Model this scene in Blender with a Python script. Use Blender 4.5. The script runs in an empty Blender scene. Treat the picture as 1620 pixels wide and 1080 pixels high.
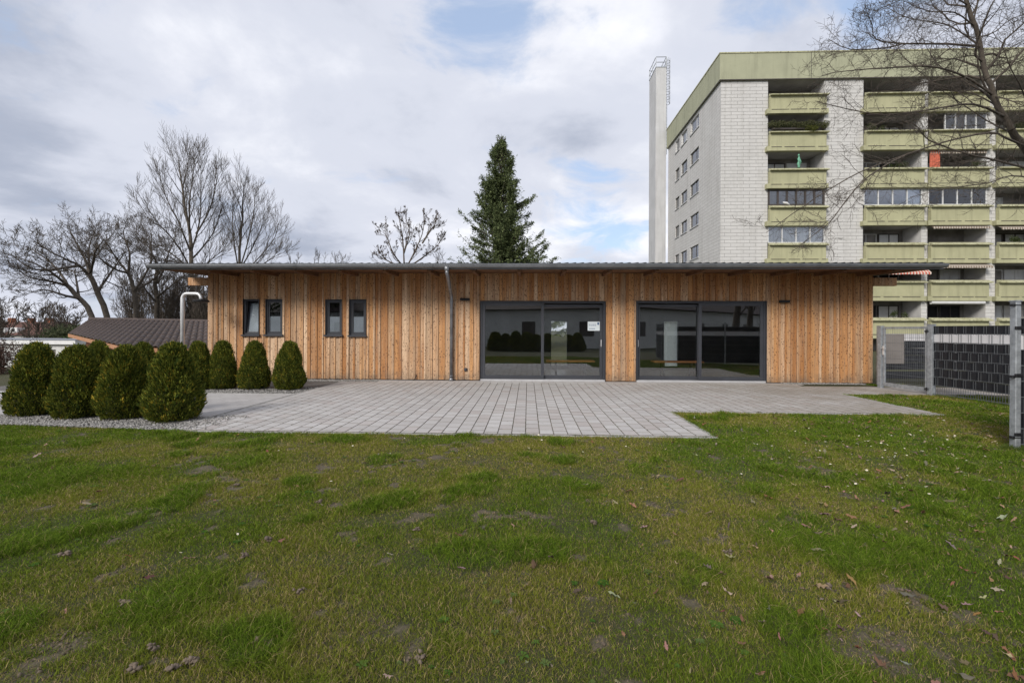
import bpy, math, random
import numpy as np
from mathutils import Vector, Matrix, noise as mnoise
R = math.radians
random.seed(7); rng = np.random.default_rng(7)
scene = bpy.context.scene

# ------------------------------------------------------------------ camera
H = 1.5; F = 720.0; PX, PY = 810.0, 521.5; YAW = math.atan(25/720.0); ROLL = 0.004
fw = Vector((-math.sin(YAW), math.cos(YAW), 0)); rt = Vector((math.cos(YAW), math.sin(YAW), 0)); up = Vector((0, 0, 1))
rt2 = rt*math.cos(ROLL) + up*math.sin(ROLL); up2 = up*math.cos(ROLL) - rt*math.sin(ROLL)
cam = bpy.data.cameras.new('camera'); camo = bpy.data.objects.new('camera', cam)
scene.collection.objects.link(camo)
M3 = Matrix((rt2, up2, -fw)).transposed()
camo.matrix_world = Matrix.Translation((0, 0, H)) @ M3.to_4x4()
cam.sensor_width = 36; cam.lens = 36*F/1620; cam.shift_y = -18.5/1620
cam.clip_end = 2000; cam.clip_start = 0.05
scene.camera = camo
def ray(px, py):
    return fw + rt2*((px-PX)/F) - up2*((py-PY)/F)
def atY(px, py, Y):
    d = ray(px, py); t = Y/d.y; return Vector((d.x*t, Y, H+d.z*t))
def atX(px, py, X):
    d = ray(px, py); t = X/d.x; return Vector((X, d.y*t, H+d.z*t))
def atD(px, py, D):
    d = ray(px, py); return Vector((d.x*D, d.y*D, H+d.z*D))
def gnd(px, py, z=0.0):
    d = ray(px, py); t = (z-H)/d.z; return Vector((d.x*t, d.y*t, z))

# ------------------------------------------------------------------ world, sun, exposure
scene.view_settings.view_transform = 'Standard'; scene.view_settings.look = 'None'
scene.view_settings.gamma = 1; scene.view_settings.exposure = 1.56
SUN_EL, SUN_AZ = R(33), R(-30)     # the sun stands behind the camera, to the left
world = bpy.data.worlds.new("World"); scene.world = world; world.use_nodes = True
wn = world.node_tree; wn.nodes.clear()
def N(nt, t, **kw):
    n = nt.nodes.new(t)
    for k, v in kw.items(): setattr(n, k, v)
    return n
def make_world():
    nt = wn; L = nt.links.new
    out = N(nt, 'ShaderNodeOutputWorld'); bg = N(nt, 'ShaderNodeBackground'); bg.inputs[1].default_value = 0.1
    sky = N(nt, 'ShaderNodeTexSky'); sky.sky_type = 'NISHITA'; sky.sun_disc = False
    sky.sun_elevation = SUN_EL; sky.sun_rotation = R(180)-SUN_AZ
    tc = N(nt, 'ShaderNodeTexCoord')
    sep = N(nt, 'ShaderNodeSeparateXYZ'); L(tc.outputs['Generated'], sep.inputs[0])
    def m(op, a, b=None, c=None):
        n = N(nt, 'ShaderNodeMath', operation=op)
        for i, v in enumerate((a, b, c)):
            if v is None: continue
            if isinstance(v, (int, float)): n.inputs[i].default_value = v
            else: L(v, n.inputs[i])
        return n.outputs[0]
    zz = m('ADD', m('MAXIMUM', sep.outputs[2], 0.0), 0.28)
    u = m('DIVIDE', sep.outputs[0], zz); v = m('DIVIDE', sep.outputs[1], zz)
    cmb = N(nt, 'ShaderNodeCombineXYZ'); L(u, cmb.inputs[0]); L(v, cmb.inputs[1])
    def noise(sc, det, rough, off, dist=0.0):
        mp = N(nt, 'ShaderNodeMapping'); mp.inputs['Location'].default_value = off
        L(cmb.outputs[0], mp.inputs[0])
        n = N(nt, 'ShaderNodeTexNoise'); n.inputs['Scale'].default_value = sc; n.inputs['Detail'].default_value = det
        n.inputs['Roughness'].default_value = rough; n.inputs['Distortion'].default_value = dist
        L(mp.outputs[0], n.inputs[0]); return n.outputs[0]
    n1 = noise(1.5, 8, 0.56, (3.1, 1.7, 0), 0.3); n2 = noise(3.4, 7, 0.6, (7.3, 4.2, 2), 0.4); n3 = noise(0.9, 3, 0.5, (1.3, 9.2, 5))
    # gaps of blue: soft lobes around fixed sky directions, their borders broken up by the noise
    def lobe(px, py, width):
        d = ray(px, py).normalized()
        dn = N(nt, 'ShaderNodeVectorMath', operation='DOT_PRODUCT'); L(tc.outputs['Generated'], dn.inputs[0]); dn.inputs[1].default_value = d
        a = m('MULTIPLY', m('SUBTRACT', 1.0, dn.outputs['Value']), 2.0/(width*width))
        return m('POWER', 2.718, m('MULTIPLY', a, -1.0))
    g = m('MULTIPLY', lobe(790, 55, 0.12), 0.50)
    for (x, y, w, k) in ((690, 5, 0.13, 0.5), (825, 120, .05, .3), (935, 320, 0.09, 0.62), (985, 385, .07, .5), (1235, -5, 0.07, 0.5), (1400, 0, .09, .5), (1350, 30, .06, .3), (60, -160, .2, .4)):
        g = m('ADD', g, m('MULTIPLY', lobe(x, y, w), k))
    cov = m('ADD', m('SUBTRACT', 1.0, g), m('MULTIPLY', m('SUBTRACT', n2, 0.5), 2.6))
    mr = N(nt, 'ShaderNodeMapRange'); mr.interpolation_type = 'SMOOTHSTEP'; L(cov, mr.inputs[0]); mr.inputs[1].default_value = 0.08; mr.inputs[2].default_value = 0.74
    # cloud brightness: grey bellies on the left, whiter lumps on the right
    wr = m('ADD', m('MULTIPLY', lobe(1010, 190, 0.36), 0.17), m('MULTIPLY', lobe(1250, 60, .3), .06))
    gl = m('MULTIPLY', lobe(60, 320, 0.10), -0.2)
    gl = m('ADD', gl, m('MULTIPLY', lobe(10, 110, 0.34), -0.16)); gl = m('ADD', gl, m('MULTIPLY', lobe(920, 205, .07), -.14))
    hor = m('MULTIPLY', m('SUBTRACT', 1.0, m('MINIMUM', m('MULTIPLY', m('MAXIMUM', sep.outputs[2], 0.0), 2.2), 1.0)), 0.05)
    br = m('ADD', m('ADD', m('MULTIPLY', m('SUBTRACT', n1, 0.5), 1.4), m('MULTIPLY', m('SUBTRACT', n3, 0.5), 0.45)), m('ADD', wr, gl))
    br = m('ADD', m('ADD', br, hor), m('MULTIPLY', m('SUBTRACT', n2, .5), .25))
    br = m('ADD', br, 0.41)
    cr = N(nt, 'ShaderNodeValToRGB'); L(br, cr.inputs[0]); cr.color_ramp.interpolation = 'EASE'
    e = cr.color_ramp.elements; e[0].position = 0.10; e[0].color = (0.150, 0.166, 0.205, 1); e[1].position = 0.80; e[1].color = (0.372, 0.374, 0.39, 1)
    x = e.new(0.42); x.color = (0.246, 0.257, 0.292, 1)
    sc_ = N(nt, 'ShaderNodeVectorMath', operation='SCALE'); sc_.inputs['Scale'].default_value = 10.0; L(cr.outputs[0], sc_.inputs[0])
    # open sky: Nishita, slightly veiled
    veil = N(nt, 'ShaderNodeMix', data_type='RGBA'); veil.inputs[0].default_value = 0.75
    L(sky.outputs[0], veil.inputs[6]); veil.inputs[7].default_value = (1.55, 1.9, 2.55, 1)
    mx = N(nt, 'ShaderNodeMix', data_type='RGBA'); L(mr.outputs[0], mx.inputs[0]); L(veil.outputs[2], mx.inputs[6]); L(sc_.outputs[0], mx.inputs[7])
    L(mx.outputs[2], bg.inputs[0]); L(bg.outputs[0], out.inputs[0])
make_world()
sun = bpy.data.lights.new('sun', 'SUN'); sun.energy = 1.1; sun.angle = R(20); sun.color = (1, 0.95, 0.88)
suno = bpy.data.objects.new('sun', sun); scene.collection.objects.link(suno)
sd = Vector((math.sin(SUN_AZ)*math.cos(SUN_EL), -math.cos(SUN_AZ)*math.cos(SUN_EL), math.sin(SUN_EL)))
suno.rotation_euler = sd.to_track_quat('Z', 'Y').to_euler()

# ------------------------------------------------------------------ helpers
col = scene.collection
def tag(o, label=None, cat=None, group=None, kind=None):
    if label: o['label'] = label
    if cat: o['category'] = cat
    if group: o['group'] = group
    if kind: o['kind'] = kind
    return o
def empty(name, loc=(0, 0, 0), label=None, cat=None, group=None, rz=0, parent=None):
    o = bpy.data.objects.new(name, None); col.objects.link(o); o.location = loc; o.rotation_euler.z = rz
    o.empty_display_size = 0.2
    if parent: o.parent = parent
    return tag(o, label, cat, group)
def copy_tree(o, parent=None):
    c = o.copy(); col.objects.link(c); c.parent = parent
    for ch in o.children: copy_tree(ch, c)
    return c
class MB:
    """collects polygons (with an optional colour per face) and links them as one mesh"""
    def __init__(s): s.v = []; s.f = []; s.c = []; s.m = []; s.has = False
    def add(s, vs, fs, c=None, mi=0):
        b = len(s.v); s.v += [tuple(p) for p in vs]
        for f in fs: s.f.append(tuple(b+i for i in f)); s.c.append(c); s.m.append(mi)
        if c is not None: s.has = True
        return s
    def box(s, x0, x1, y0, y1, z0, z1, c=None, mi=0, bev=0.0):
        if x0 > x1: x0, x1 = x1, x0
        if y0 > y1: y0, y1 = y1, y0
        if z0 > z1: z0, z1 = z1, z0
        if bev <= 0:
            return s.add([(x0,y0,z0),(x1,y0,z0),(x1,y1,z0),(x0,y1,z0),(x0,y0,z1),(x1,y0,z1),(x1,y1,z1),(x0,y1,z1)],
                         [(0,3,2,1),(4,5,6,7),(0,1,5,4),(1,2,6,5),(2,3,7,6),(3,0,4,7)], c, mi)
        b = min(bev, (x1-x0)*.45, (y1-y0)*.45, (z1-z0)*.45)
        vs = []
        for sx in (0, 1):
            for sy in (0, 1):
                for sz in (0, 1):
                    X = (x0, x1)[sx]; Y = (y0, y1)[sy]; Z = (z0, z1)[sz]
                    dx = b if sx == 0 else -b; dy = b if sy == 0 else -b; dz = b if sz == 0 else -b
                    vs += [(X, Y+dy, Z+dz), (X+dx, Y, Z+dz), (X+dx, Y+dy, Z)]
        def I(sx, sy, sz, k): return ((sx*2+sy)*2+sz)*3+k
        fs = [(I(0,0,0,0),I(0,0,1,0),I(0,1,1,0),I(0,1,0,0)), (I(1,0,0,0),I(1,1,0,0),I(1,1,1,0),I(1,0,1,0)),
              (I(0,0,0,1),I(1,0,0,1),I(1,0,1,1),I(0,0,1,1)), (I(0,1,0,1),I(0,1,1,1),I(1,1,1,1),I(1,1,0,1)),
              (I(0,0,0,2),I(0,1,0,2),I(1,1,0,2),I(1,0,0,2)), (I(0,0,1,2),I(1,0,1,2),I(1,1,1,2),I(0,1,1,2))]
        for a in (0, 1):
            for d in (0, 1):
                fs.append((I(a,d,0,0),I(a,d,0,1),I(a,d,1,1),I(a,d,1,0)))
                fs.append((I(a,0,d,0),I(a,0,d,2),I(a,1,d,2),I(a,1,d,0)))
                fs.append((I(0,a,d,1),I(1,a,d,1),I(1,a,d,2),I(0,a,d,2)))
        for a in (0, 1):
            for d in (0, 1):
                for e in (0, 1): fs.append((I(a,d,e,0),I(a,d,e,1),I(a,d,e,2)))
        return s.add(vs, fs, c, mi)
    def tube(s, pts, rads, n=8, cap=True, c=None, mi=0):
        pts = [Vector(p) for p in pts]
        if not hasattr(rads, '__len__'): rads = [rads]*len(pts)
        vs = []; prev = None
        for i, p in enumerate(pts):
            d = (pts[min(i+1, len(pts)-1)] - pts[max(i-1, 0)])
            if d.length < 1e-9: d = Vector((0, 0, 1))
            d.normalize()
            if prev is None:
                a = Vector((0, 0, 1)) if abs(d.z) < 0.9 else Vector((1, 0, 0))
                x = d.cross(a).normalized()
            else:
                x = prev - d*prev.dot(d)
                x = x.normalized() if x.length > 1e-6 else d.orthogonal().normalized()
            prev = x; y = d.cross(x)
            for k in range(n):
                t = 2*math.pi*k/n; vs.append(p + (x*math.cos(t)+y*math.sin(t))*rads[i])
        fs = []
        for i in range(len(pts)-1):
            for k in range(n):
                a = i*n+k; b = i*n+(k+1) % n; fs.append((a, b, b+n, a+n))
        if cap:
            fs.append(tuple(range(n-1, -1, -1))); fs.append(tuple(range((len(pts)-1)*n, len(pts)*n)))
        return s.add(vs, fs, c, mi)
    def build(s, name, mats, parent=None, smooth=False):
        me = bpy.data.meshes.new(name); me.from_pydata(s.v, [], s.f)
        if not isinstance(mats, (list, tuple)): mats = [mats]
        for m in mats: me.materials.append(m)
        if len(mats) > 1: me.polygons.foreach_set('material_index', s.m)
        if smooth: me.polygons.foreach_set('use_smooth', [True]*len(me.polygons))
        if s.has:
            at = me.attributes.new('tint', 'FLOAT_COLOR', 'CORNER'); buf = []
            for f, c in zip(s.f, s.c):
                c = c or (.5, .5, .5)
                if not hasattr(c, '__len__'): c = (c, c, c)
                buf += [c[0], c[1], c[2], 1]*len(f)
            at.data.foreach_set('color', buf)
        me.update(); o = bpy.data.objects.new(name, me); col.objects.link(o)
        if parent: o.parent = parent
        return o
def npmesh(name, V, Fc, mat, tint=None, parent=None):
    """V (n,3), Fc (m,k) all faces of k corners"""
    me = bpy.data.meshes.new(name); V = np.ascontiguousarray(V, np.float32); Fc = np.ascontiguousarray(Fc, np.int32)
    m, k = Fc.shape
    me.vertices.add(len(V)); me.vertices.foreach_set('co', V.ravel())
    me.loops.add(m*k); me.loops.foreach_set('vertex_index', Fc.ravel())
    me.polygons.add(m); me.polygons.foreach_set('loop_start', np.arange(m, dtype=np.int32)*k)
    me.polygons.foreach_set('loop_total', np.full(m, k, np.int32))
    if tint is not None:
        a = me.attributes.new('tint', 'FLOAT_COLOR', 'POINT'); t = np.ones((len(V), 4), np.float32); t[:, :3] = tint
        a.data.foreach_set('color', t.ravel())
    me.materials.append(mat); me.update(calc_edges=True)
    o = bpy.data.objects.new(name, me); col.objects.link(o)
    if parent: o.parent = parent
    return o
def vnoise(x, y, seed=0):
    xi = np.floor(x).astype(np.int64); yi = np.floor(y).astype(np.int64); fx = x-xi; fy = y-yi
    fx = fx*fx*(3-2*fx); fy = fy*fy*(3-2*fy)
    def h(a, b):
        n = (a*374761393 + b*668265263 + seed*1442695041) & 0x7fffffff
        n = ((n ^ (n >> 13))*1274126177) & 0x7fffffff
        return ((n ^ (n >> 16)) & 0xffff)/65535.0
    return (h(xi, yi)*(1-fx)+h(xi+1, yi)*fx)*(1-fy) + (h(xi, yi+1)*(1-fx)+h(xi+1, yi+1)*fx)*fy
def fbm(x, y, seed=0, o=4):
    t = 0; a = .5; s = 0
    for i in range(o): t = t+a*vnoise(x*2**i, y*2**i, seed+i); s += a; a *= .5
    return t/s

# ------------------------------------------------------------------ materials
def mat(name, color=(.5, .5, .5), rough=.7, metal=0, fn=None, spec=None):
    m = bpy.data.materials.new(name); m.use_nodes = True; nt = m.node_tree
    b = nt.nodes['Principled BSDF']; b.inputs['Base Color'].default_value = (*color, 1)
    b.inputs['Roughness'].default_value = rough; b.inputs['Metallic'].default_value = metal
    if spec is not None: b.inputs['Specular IOR Level'].default_value = spec
    if fn: fn(nt, b)
    return m
def mixc(nt, fac, a, b, mode='MIX'):
    n = N(nt, 'ShaderNodeMix', data_type='RGBA', blend_type=mode)
    for i, v in ((0, fac), (6, a), (7, b)):
        if isinstance(v, (int, float)): n.inputs[i].default_value = v
        elif isinstance(v, tuple): n.inputs[i].default_value = (*v, 1) if len(v) == 3 else v
        else: nt.links.new(v, n.inputs[i])
    return n.outputs[2]
def mth(nt, op, a, b=None, clamp=False):
    n = N(nt, 'ShaderNodeMath', operation=op); n.use_clamp = clamp
    for i, v in enumerate((a, b)):
        if v is None: continue
        if isinstance(v, (int, float)): n.inputs[i].default_value = v
        else: nt.links.new(v, n.inputs[i])
    return n.outputs[0]
def coords(nt, scale=(1, 1, 1), kind='Object', loc=(0, 0, 0)):
    tc = N(nt, 'ShaderNodeTexCoord'); mp = N(nt, 'ShaderNodeMapping'); mp.inputs['Scale'].default_value = scale
    mp.inputs['Location'].default_value = loc
    nt.links.new(tc.outputs[kind], mp.inputs[0]); return mp.outputs[0]
def nz(nt, vec, scale=5, det=4, rough=.55, dist=0):
    n = N(nt, 'ShaderNodeTexNoise'); n.inputs['Scale'].default_value = scale; n.inputs['Detail'].default_value = det
    n.inputs['Roughness'].default_value = rough; n.inputs['Distortion'].default_value = dist
    nt.links.new(vec, n.inputs[0]); return n.outputs[0]
def rng_(nt, v, a, b, c=0, d=1):
    n = N(nt, 'ShaderNodeMapRange'); nt.links.new(v, n.inputs[0])
    for i, x in enumerate((a, b, c, d)): n.inputs[i+1].default_value = x
    return n.outputs[0]
def bump(nt, b, h, strength=.3, dist=.01):
    n = N(nt, 'ShaderNodeBump'); n.inputs['Strength'].default_value = strength; n.inputs['Distance'].default_value = dist
    nt.links.new(h, n.inputs['Height']); nt.links.new(n.outputs[0], b.inputs['Normal'])
def tintnode(nt):
    a = N(nt, 'ShaderNodeAttribute'); a.attribute_name = 'tint'; return a
def var(c, amt=.25, sc=3, bmp=0, dist=.01, det=5):
    """plain colour broken up by noise"""
    def fn(nt, b):
        v = coords(nt); n = nz(nt, v, sc, det)
        lo = tuple(x*(1-amt) for x in c); hi = tuple(min(1, x*(1+amt)) for x in c)
        nt.links.new(mixc(nt, rng_(nt, n, .3, .7), lo, hi), b.inputs['Base Color'])
        if bmp: bump(nt, b, nz(nt, v, sc*6, 4), bmp, dist)
    return fn
def wood_fn(weather=True):
    def fn(nt, b):
        L = nt.links.new; t = tintnode(nt); sp = N(nt, 'ShaderNodeSeparateColor'); L(t.outputs['Color'], sp.inputs[0])
        g = coords(nt, (1, 1, 1)); off = N(nt, 'ShaderNodeVectorMath', operation='ADD'); L(g, off.inputs[0])
        sc = N(nt, 'ShaderNodeVectorMath', operation='SCALE'); sc.inputs['Scale'].default_value = 37.0; L(t.outputs['Color'], sc.inputs[0]); L(sc.outputs[0], off.inputs[1])
        def mp(s):
            m_ = N(nt, 'ShaderNodeMapping'); m_.inputs['Scale'].default_value = s; L(off.outputs[0], m_.inputs[0]); return m_.outputs[0]
        grain = nz(nt, mp((38, 38, 1.3)), 1, 5, .6, .6); streak = nz(nt, mp((9, 9, .35)), 1, 3, .5)
        blot = nz(nt, mp((3.0, 3.0, .8)), 1, 3, .5)
        pale = mixc(nt, sp.outputs[0], (.47, .31, .185), (.80, .57, .37)); warm = mixc(nt, sp.outputs[1], (.42, .18, .055), (.65, .35, .145))
        f = mth(nt, 'ADD', mth(nt, 'MULTIPLY', streak, .8), mth(nt, 'MULTIPLY', blot, .5))
        f = mth(nt, 'ADD', f, mth(nt, 'MULTIPLY', mth(nt, 'SUBTRACT', sp.outputs[2], .5), .75))
        if weather:   # boards stay orange where the eave keeps the rain off
            z = N(nt, 'ShaderNodeSeparateXYZ'); L(g, z.inputs[0])
            f = mth(nt, 'ADD', f, rng_(nt, z.outputs[2], 2.3, 3.1, 0, .32))
            f = mth(nt, 'ADD', f, rng_(nt, z.outputs[0], 0.0, 9.0, 0, .16))
        c = mixc(nt, rng_(nt, f, .46, .90), pale, warm)
        c = mixc(nt, rng_(nt, grain, .38, .66, 0, .55), c, (.22, .105, .05))
        # knots, large and small
        for s, r0, r1, k in (((9, 9, 6), .07, .15, .8), ((17, 17, 11), .17, .30, .85), ((40, 40, 22), .16, .34, .5)):
            vo = N(nt, 'ShaderNodeTexVoronoi'); vo.inputs['Scale'].default_value = 1; L(mp(s), vo.inputs[0])
            c = mixc(nt, mth(nt, 'MULTIPLY', rng_(nt, vo.outputs[0], r0, r1, 1, 0), k), c, (.10, .042, .018))
        bl = nz(nt, mp((55, 55, 9)), 1, 2, .5)
        c = mixc(nt, rng_(nt, bl, .62, .74, 0, .45), c, (.20, .10, .05))
        if weather:   # greyed streaks and splash dirt at the foot of the boards
            gs = nz(nt, mp((14, 14, .5)), 1, 4, .6)
            c = mixc(nt, rng_(nt, gs, .54, .72, 0, .5), c, (.27, .215, .165))
            ft = mth(nt, 'MULTIPLY', rng_(nt, z.outputs[2], .03, .34, .85, 0), rng_(nt, nz(nt, g, 5, 4, .7), .3, .65)); c = mixc(nt, ft, c, (.13, .10, .075))
        L(c, b.inputs['Base Color'])
        bump(nt, b, grain, .35, .006)
    return fn
def grad_panel(c, amt=.2):
    def fn(nt, b):
        v = coords(nt); n = nz(nt, v, .8, 5, .6); st = nz(nt, coords(nt, (3, 3, .25)), 1, 4, .6)
        lo = tuple(x*(1-amt) for x in c); hi = tuple(min(1, x*(1+amt*.6)) for x in c)
        cc = mixc(nt, rng_(nt, n, .3, .7), lo, hi)
        cc = mixc(nt, rng_(nt, st, .50, .72, 0, .42), cc, tuple(x*.5 for x in c))
        nt.links.new(cc, b.inputs['Base Color'])
    return fn
def coping_fn(nt, b):  # greens lightened to carry the light on the tops; dark spots are weathering
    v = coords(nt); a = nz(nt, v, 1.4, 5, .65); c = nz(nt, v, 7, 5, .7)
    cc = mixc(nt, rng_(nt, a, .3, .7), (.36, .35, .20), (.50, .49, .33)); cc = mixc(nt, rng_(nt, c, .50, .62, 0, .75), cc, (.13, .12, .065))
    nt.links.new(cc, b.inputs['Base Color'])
def slab_fn(nt, b):
    L = nt.links.new; tc = N(nt, 'ShaderNodeTexCoord'); s = N(nt, 'ShaderNodeSeparateXYZ'); L(tc.outputs['Object'], s.inputs[0])
    cb = N(nt, 'ShaderNodeCombineXYZ'); L(mth(nt, 'ADD', s.outputs[0], s.outputs[1]), cb.inputs[0]); L(s.outputs[2], cb.inputs[1])
    br = N(nt, 'ShaderNodeTexBrick'); L(cb.outputs[0], br.inputs[0]); br.inputs['Scale'].default_value = 1
    br.inputs['Brick Width'].default_value = .93; br.inputs['Row Height'].default_value = .262; br.inputs['Mortar Size'].default_value = .011
    br.inputs['Mortar Smooth'].default_value = .3; br.inputs['Bias'].default_value = .2
    br.inputs['Color1'].default_value = (.55, .54, .52, 1); br.inputs['Color2'].default_value = (.585, .575, .555, 1); br.inputs['Mortar'].default_value = (.27, .26, .245, 1)
    n = nz(nt, cb.outputs[0], .7, 5, .6); st = nz(nt, coords(nt, (2, 2, .18)), 1, 5, .6)
    c = mixc(nt, rng_(nt, n, .3, .7, 0, .3), br.outputs[0], (.43, .42, .40))
    c = mixc(nt, rng_(nt, st, .5, .75, 0, .5), c, (.34, .33, .30)); L(c, b.inputs['Base Color'])
    inv = mth(nt, 'SUBTRACT', 1.0, br.outputs[1]); bump(nt, b, mth(nt, 'ADD', inv, mth(nt, 'MULTIPLY', nz(nt, cb.outputs[0], 9, 4), .6)), .7, .04)
def paver_fn(nt, b):
    L = nt.links.new; t = tintnode(nt); v = coords(nt); n = nz(nt, v, 1.1, 5, .6); f = nz(nt, v, 90, 4, .7); sp = nz(nt, v, 14, 4, .6)
    sc = N(nt, 'ShaderNodeSeparateColor'); L(t.outputs['Color'], sc.inputs[0])
    c = mixc(nt, sc.outputs[0], (.42, .398, .385), (.50, .482, .468))
    c = mixc(nt, mth(nt, 'MULTIPLY', sc.outputs[1], .35), c, (.36, .28, .25))
    s = N(nt, 'ShaderNodeSeparateXYZ'); L(v, s.inputs[0])
    # the right hand side under the trees carries a brown moss film
    g = mth(nt, 'MULTIPLY', rng_(nt, s.outputs[0], 2.2, 6.5), rng_(nt, n, .25, .6))
    c = mixc(nt, mth(nt, 'MULTIPLY', g, .75), c, (.24, .195, .14))
    c = mixc(nt, rng_(nt, n, .35, .72, 0, .35), c, (.31, .29, .265))
    c = mixc(nt, rng_(nt, sp, .60, .72, 0, .4), c, (.19, .165, .13))
    c = mixc(nt, rng_(nt, f, .3, .7, 0, .22), c, (.20, .19, .18)); L(c, b.inputs['Base Color']); bump(nt, b, f, .4, .003)
def soil_fn(nt, b):
    L = nt.links.new; v = coords(nt); a = nz(nt, v, .55, 5, .6); c2 = nz(nt, v, 2.6, 6, .65); f = nz(nt, v, 45, 5, .7); g = nz(nt, v, 7, 5, .65)
    c = mixc(nt, rng_(nt, a, .35, .65), (.040, .050, .010), (.070, .060, .020))
    c = mixc(nt, rng_(nt, c2, .52, .66), c, (.095, .072, .042))
    c = mixc(nt, rng_(nt, g, .58, .70, 0, .8), c, (.12, .095, .06))
    c = mixc(nt, rng_(nt, f, .35, .65, 0, .75), c, (.028, .032, .010)); L(c, b.inputs['Base Color'])
    bump(nt, b, mth(nt, 'ADD', f, mth(nt, 'MULTIPLY', g, 2.0)), .8, .02)
def tint_fn(amt=1.0, trans=0.0):
    def fn(nt, b):
        t = tintnode(nt); nt.links.new(t.outputs['Color'], b.inputs['Base Color'])
        if trans:
            out = nt.nodes['Material Output']; tr = N(nt, 'ShaderNodeBsdfTranslucent'); nt.links.new(t.outputs['Color'], tr.inputs[0])
            mx = N(nt, 'ShaderNodeMixShader'); mx.inputs[0].default_value = trans
            nt.links.new(b.outputs[0], mx.inputs[1]); nt.links.new(tr.outputs[0], mx.inputs[2]); nt.links.new(mx.outputs[0], out.inputs[0])
    return fn
def glass_mat(name, refl=.14, tint=(.80, .84, .84), bumpy=0):
    m = bpy.data.materials.new(name); m.use_nodes = True; nt = m.node_tree; nt.nodes.clear(); L = nt.links.new
    out = N(nt, 'ShaderNodeOutputMaterial'); tr = N(nt, 'ShaderNodeBsdfTransparent'); tr.inputs[0].default_value = (*tint, 1)
    gl = N(nt, 'ShaderNodeBsdfGlossy'); gl.inputs['Roughness'].default_value = 0.004; gl.inputs[0].default_value = (.95, .97, 1, 1)
    lw = N(nt, 'ShaderNodeFresnel'); lw.inputs[0].default_value = 1.5
    f = mth(nt, 'ADD', mth(nt, 'MULTIPLY', lw.outputs[0], 1.5), refl-.06, True)
    mx = N(nt, 'ShaderNodeMixShader'); L(f, mx.inputs[0]); L(tr.outputs[0], mx.inputs[1]); L(gl.outputs[0], mx.inputs[2]); L(mx.outputs[0], out.inputs[0])
    if bumpy:
        bp = N(nt, 'ShaderNodeBump'); bp.inputs['Strength'].default_value = bumpy; bp.inputs['Distance'].default_value = .01
        L(nz(nt, coords(nt), 1.2, 2), bp.inputs['Height']); L(bp.outputs[0], gl.inputs['Normal'])
    return m
M = {}
M['wood'] = mat('larch_boards', rough=.75, fn=wood_fn(True)); M['beam'] = mat('spruce_beam', rough=.75, fn=wood_fn(False))
M['soffit'] = mat('shaded_soffit_timber', rough=.85, fn=var((.16, .075, .032), .35, 5)); M['anthracite'] = mat('anthracite_powder_coat', rough=.45, fn=var((.040, .043, .052), .12, 2))  # soffit brown darkened to hold the shade under the eave
M['gutter'] = mat('weathered_zinc', rough=.38, metal=.55, fn=var((.23, .24, .255), .18, 4))
M['pipe'] = mat('zinc_pipe', rough=.42, metal=.65, fn=var((.24, .245, .26), .3, 6))
M['sheet'] = mat('roof_sheet', rough=.75, fn=var((.022, .025, .027), .3, 2), spec=.2)
M['steel'] = mat('brushed_steel', rough=.4, metal=.55, fn=var((.72, .72, .72), .12, 9))
M['glass'] = glass_mat('door_glass', .15, (.93, .95, .94), .02); M['pane'] = glass_mat('window_glass', .10, (.88, .9, .92), .02)
M['frost'] = mat('frosted_film_or_sky', rough=.5, fn=var((.66, .68, .68), .06, 5))
M['white'] = mat('white_paint', rough=.6, fn=var((.72, .72, .71), .08, 2)); M['paper'] = mat('paper', (.62, .68, .70), .6)
M['dark'] = mat('dark_plastic', rough=.5, fn=var((.012, .012, .014), .2, 5))
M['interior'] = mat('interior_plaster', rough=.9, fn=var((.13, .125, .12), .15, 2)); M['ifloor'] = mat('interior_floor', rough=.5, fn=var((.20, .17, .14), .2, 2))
M['bench'] = mat('bench_wood', rough=.5, fn=var((.62, .26, .10), .2, 6))
M['slab'] = mat('concrete_block_cladding', rough=.9, fn=slab_fn); M['conc'] = mat('chimney_concrete', rough=.9, fn=grad_panel((.52, .52, .52), .10))
M['green'] = mat('green_panel', rough=.7, fn=grad_panel((.40, .39, .235), .12)); M['green2'] = mat('green_fascia', rough=.7, fn=grad_panel((.36, .365, .245), .10))
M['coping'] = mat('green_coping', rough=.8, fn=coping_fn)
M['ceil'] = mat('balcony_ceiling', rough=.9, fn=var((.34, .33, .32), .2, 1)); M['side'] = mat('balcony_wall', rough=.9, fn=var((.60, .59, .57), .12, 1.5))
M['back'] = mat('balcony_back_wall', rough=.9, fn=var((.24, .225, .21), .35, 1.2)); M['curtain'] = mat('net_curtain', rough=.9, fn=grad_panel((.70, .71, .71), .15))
M['frame_w'] = mat('white_frame', rough=.5, fn=var((.62, .62, .61), .08, 3)); M['frame_b'] = mat('brown_frame', rough=.5, fn=var((.05, .04, .035), .2, 3))
M['glazing'] = glass_mat('balcony_glass', .11, (.86, .88, .9), .03); M['galv'] = mat('galvanised_steel', rough=.5, metal=.45, fn=var((.34, .36, .38), .28, 14))
M['wire'] = mat('galvanised_wire', rough=.5, metal=.3, fn=var((.15, .16, .17), .15, 8)); M['strip'] = mat('black_strip', rough=.5, fn=var((.012, .013, .017), .2, 4))
M['wstrip'] = mat('white_strip', rough=.5, fn=var((.58, .57, .58), .08, 3)); M['taupe'] = mat('taupe_board', rough=.7, fn=var((.20, .18, .165), .1, 4))
M['soil'] = mat('lawn_soil', rough=1, fn=soil_fn); M['paver'] = mat('concrete_paver', rough=.88, fn=paver_fn)
M['joint'] = mat('joint_sand', rough=1, fn=var((.165, .150, .125), .5, 9)); M['kerb'] = mat('kerb_stone', rough=.9, fn=var((.32, .31, .29), .25, 6, .3, .004))
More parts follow.
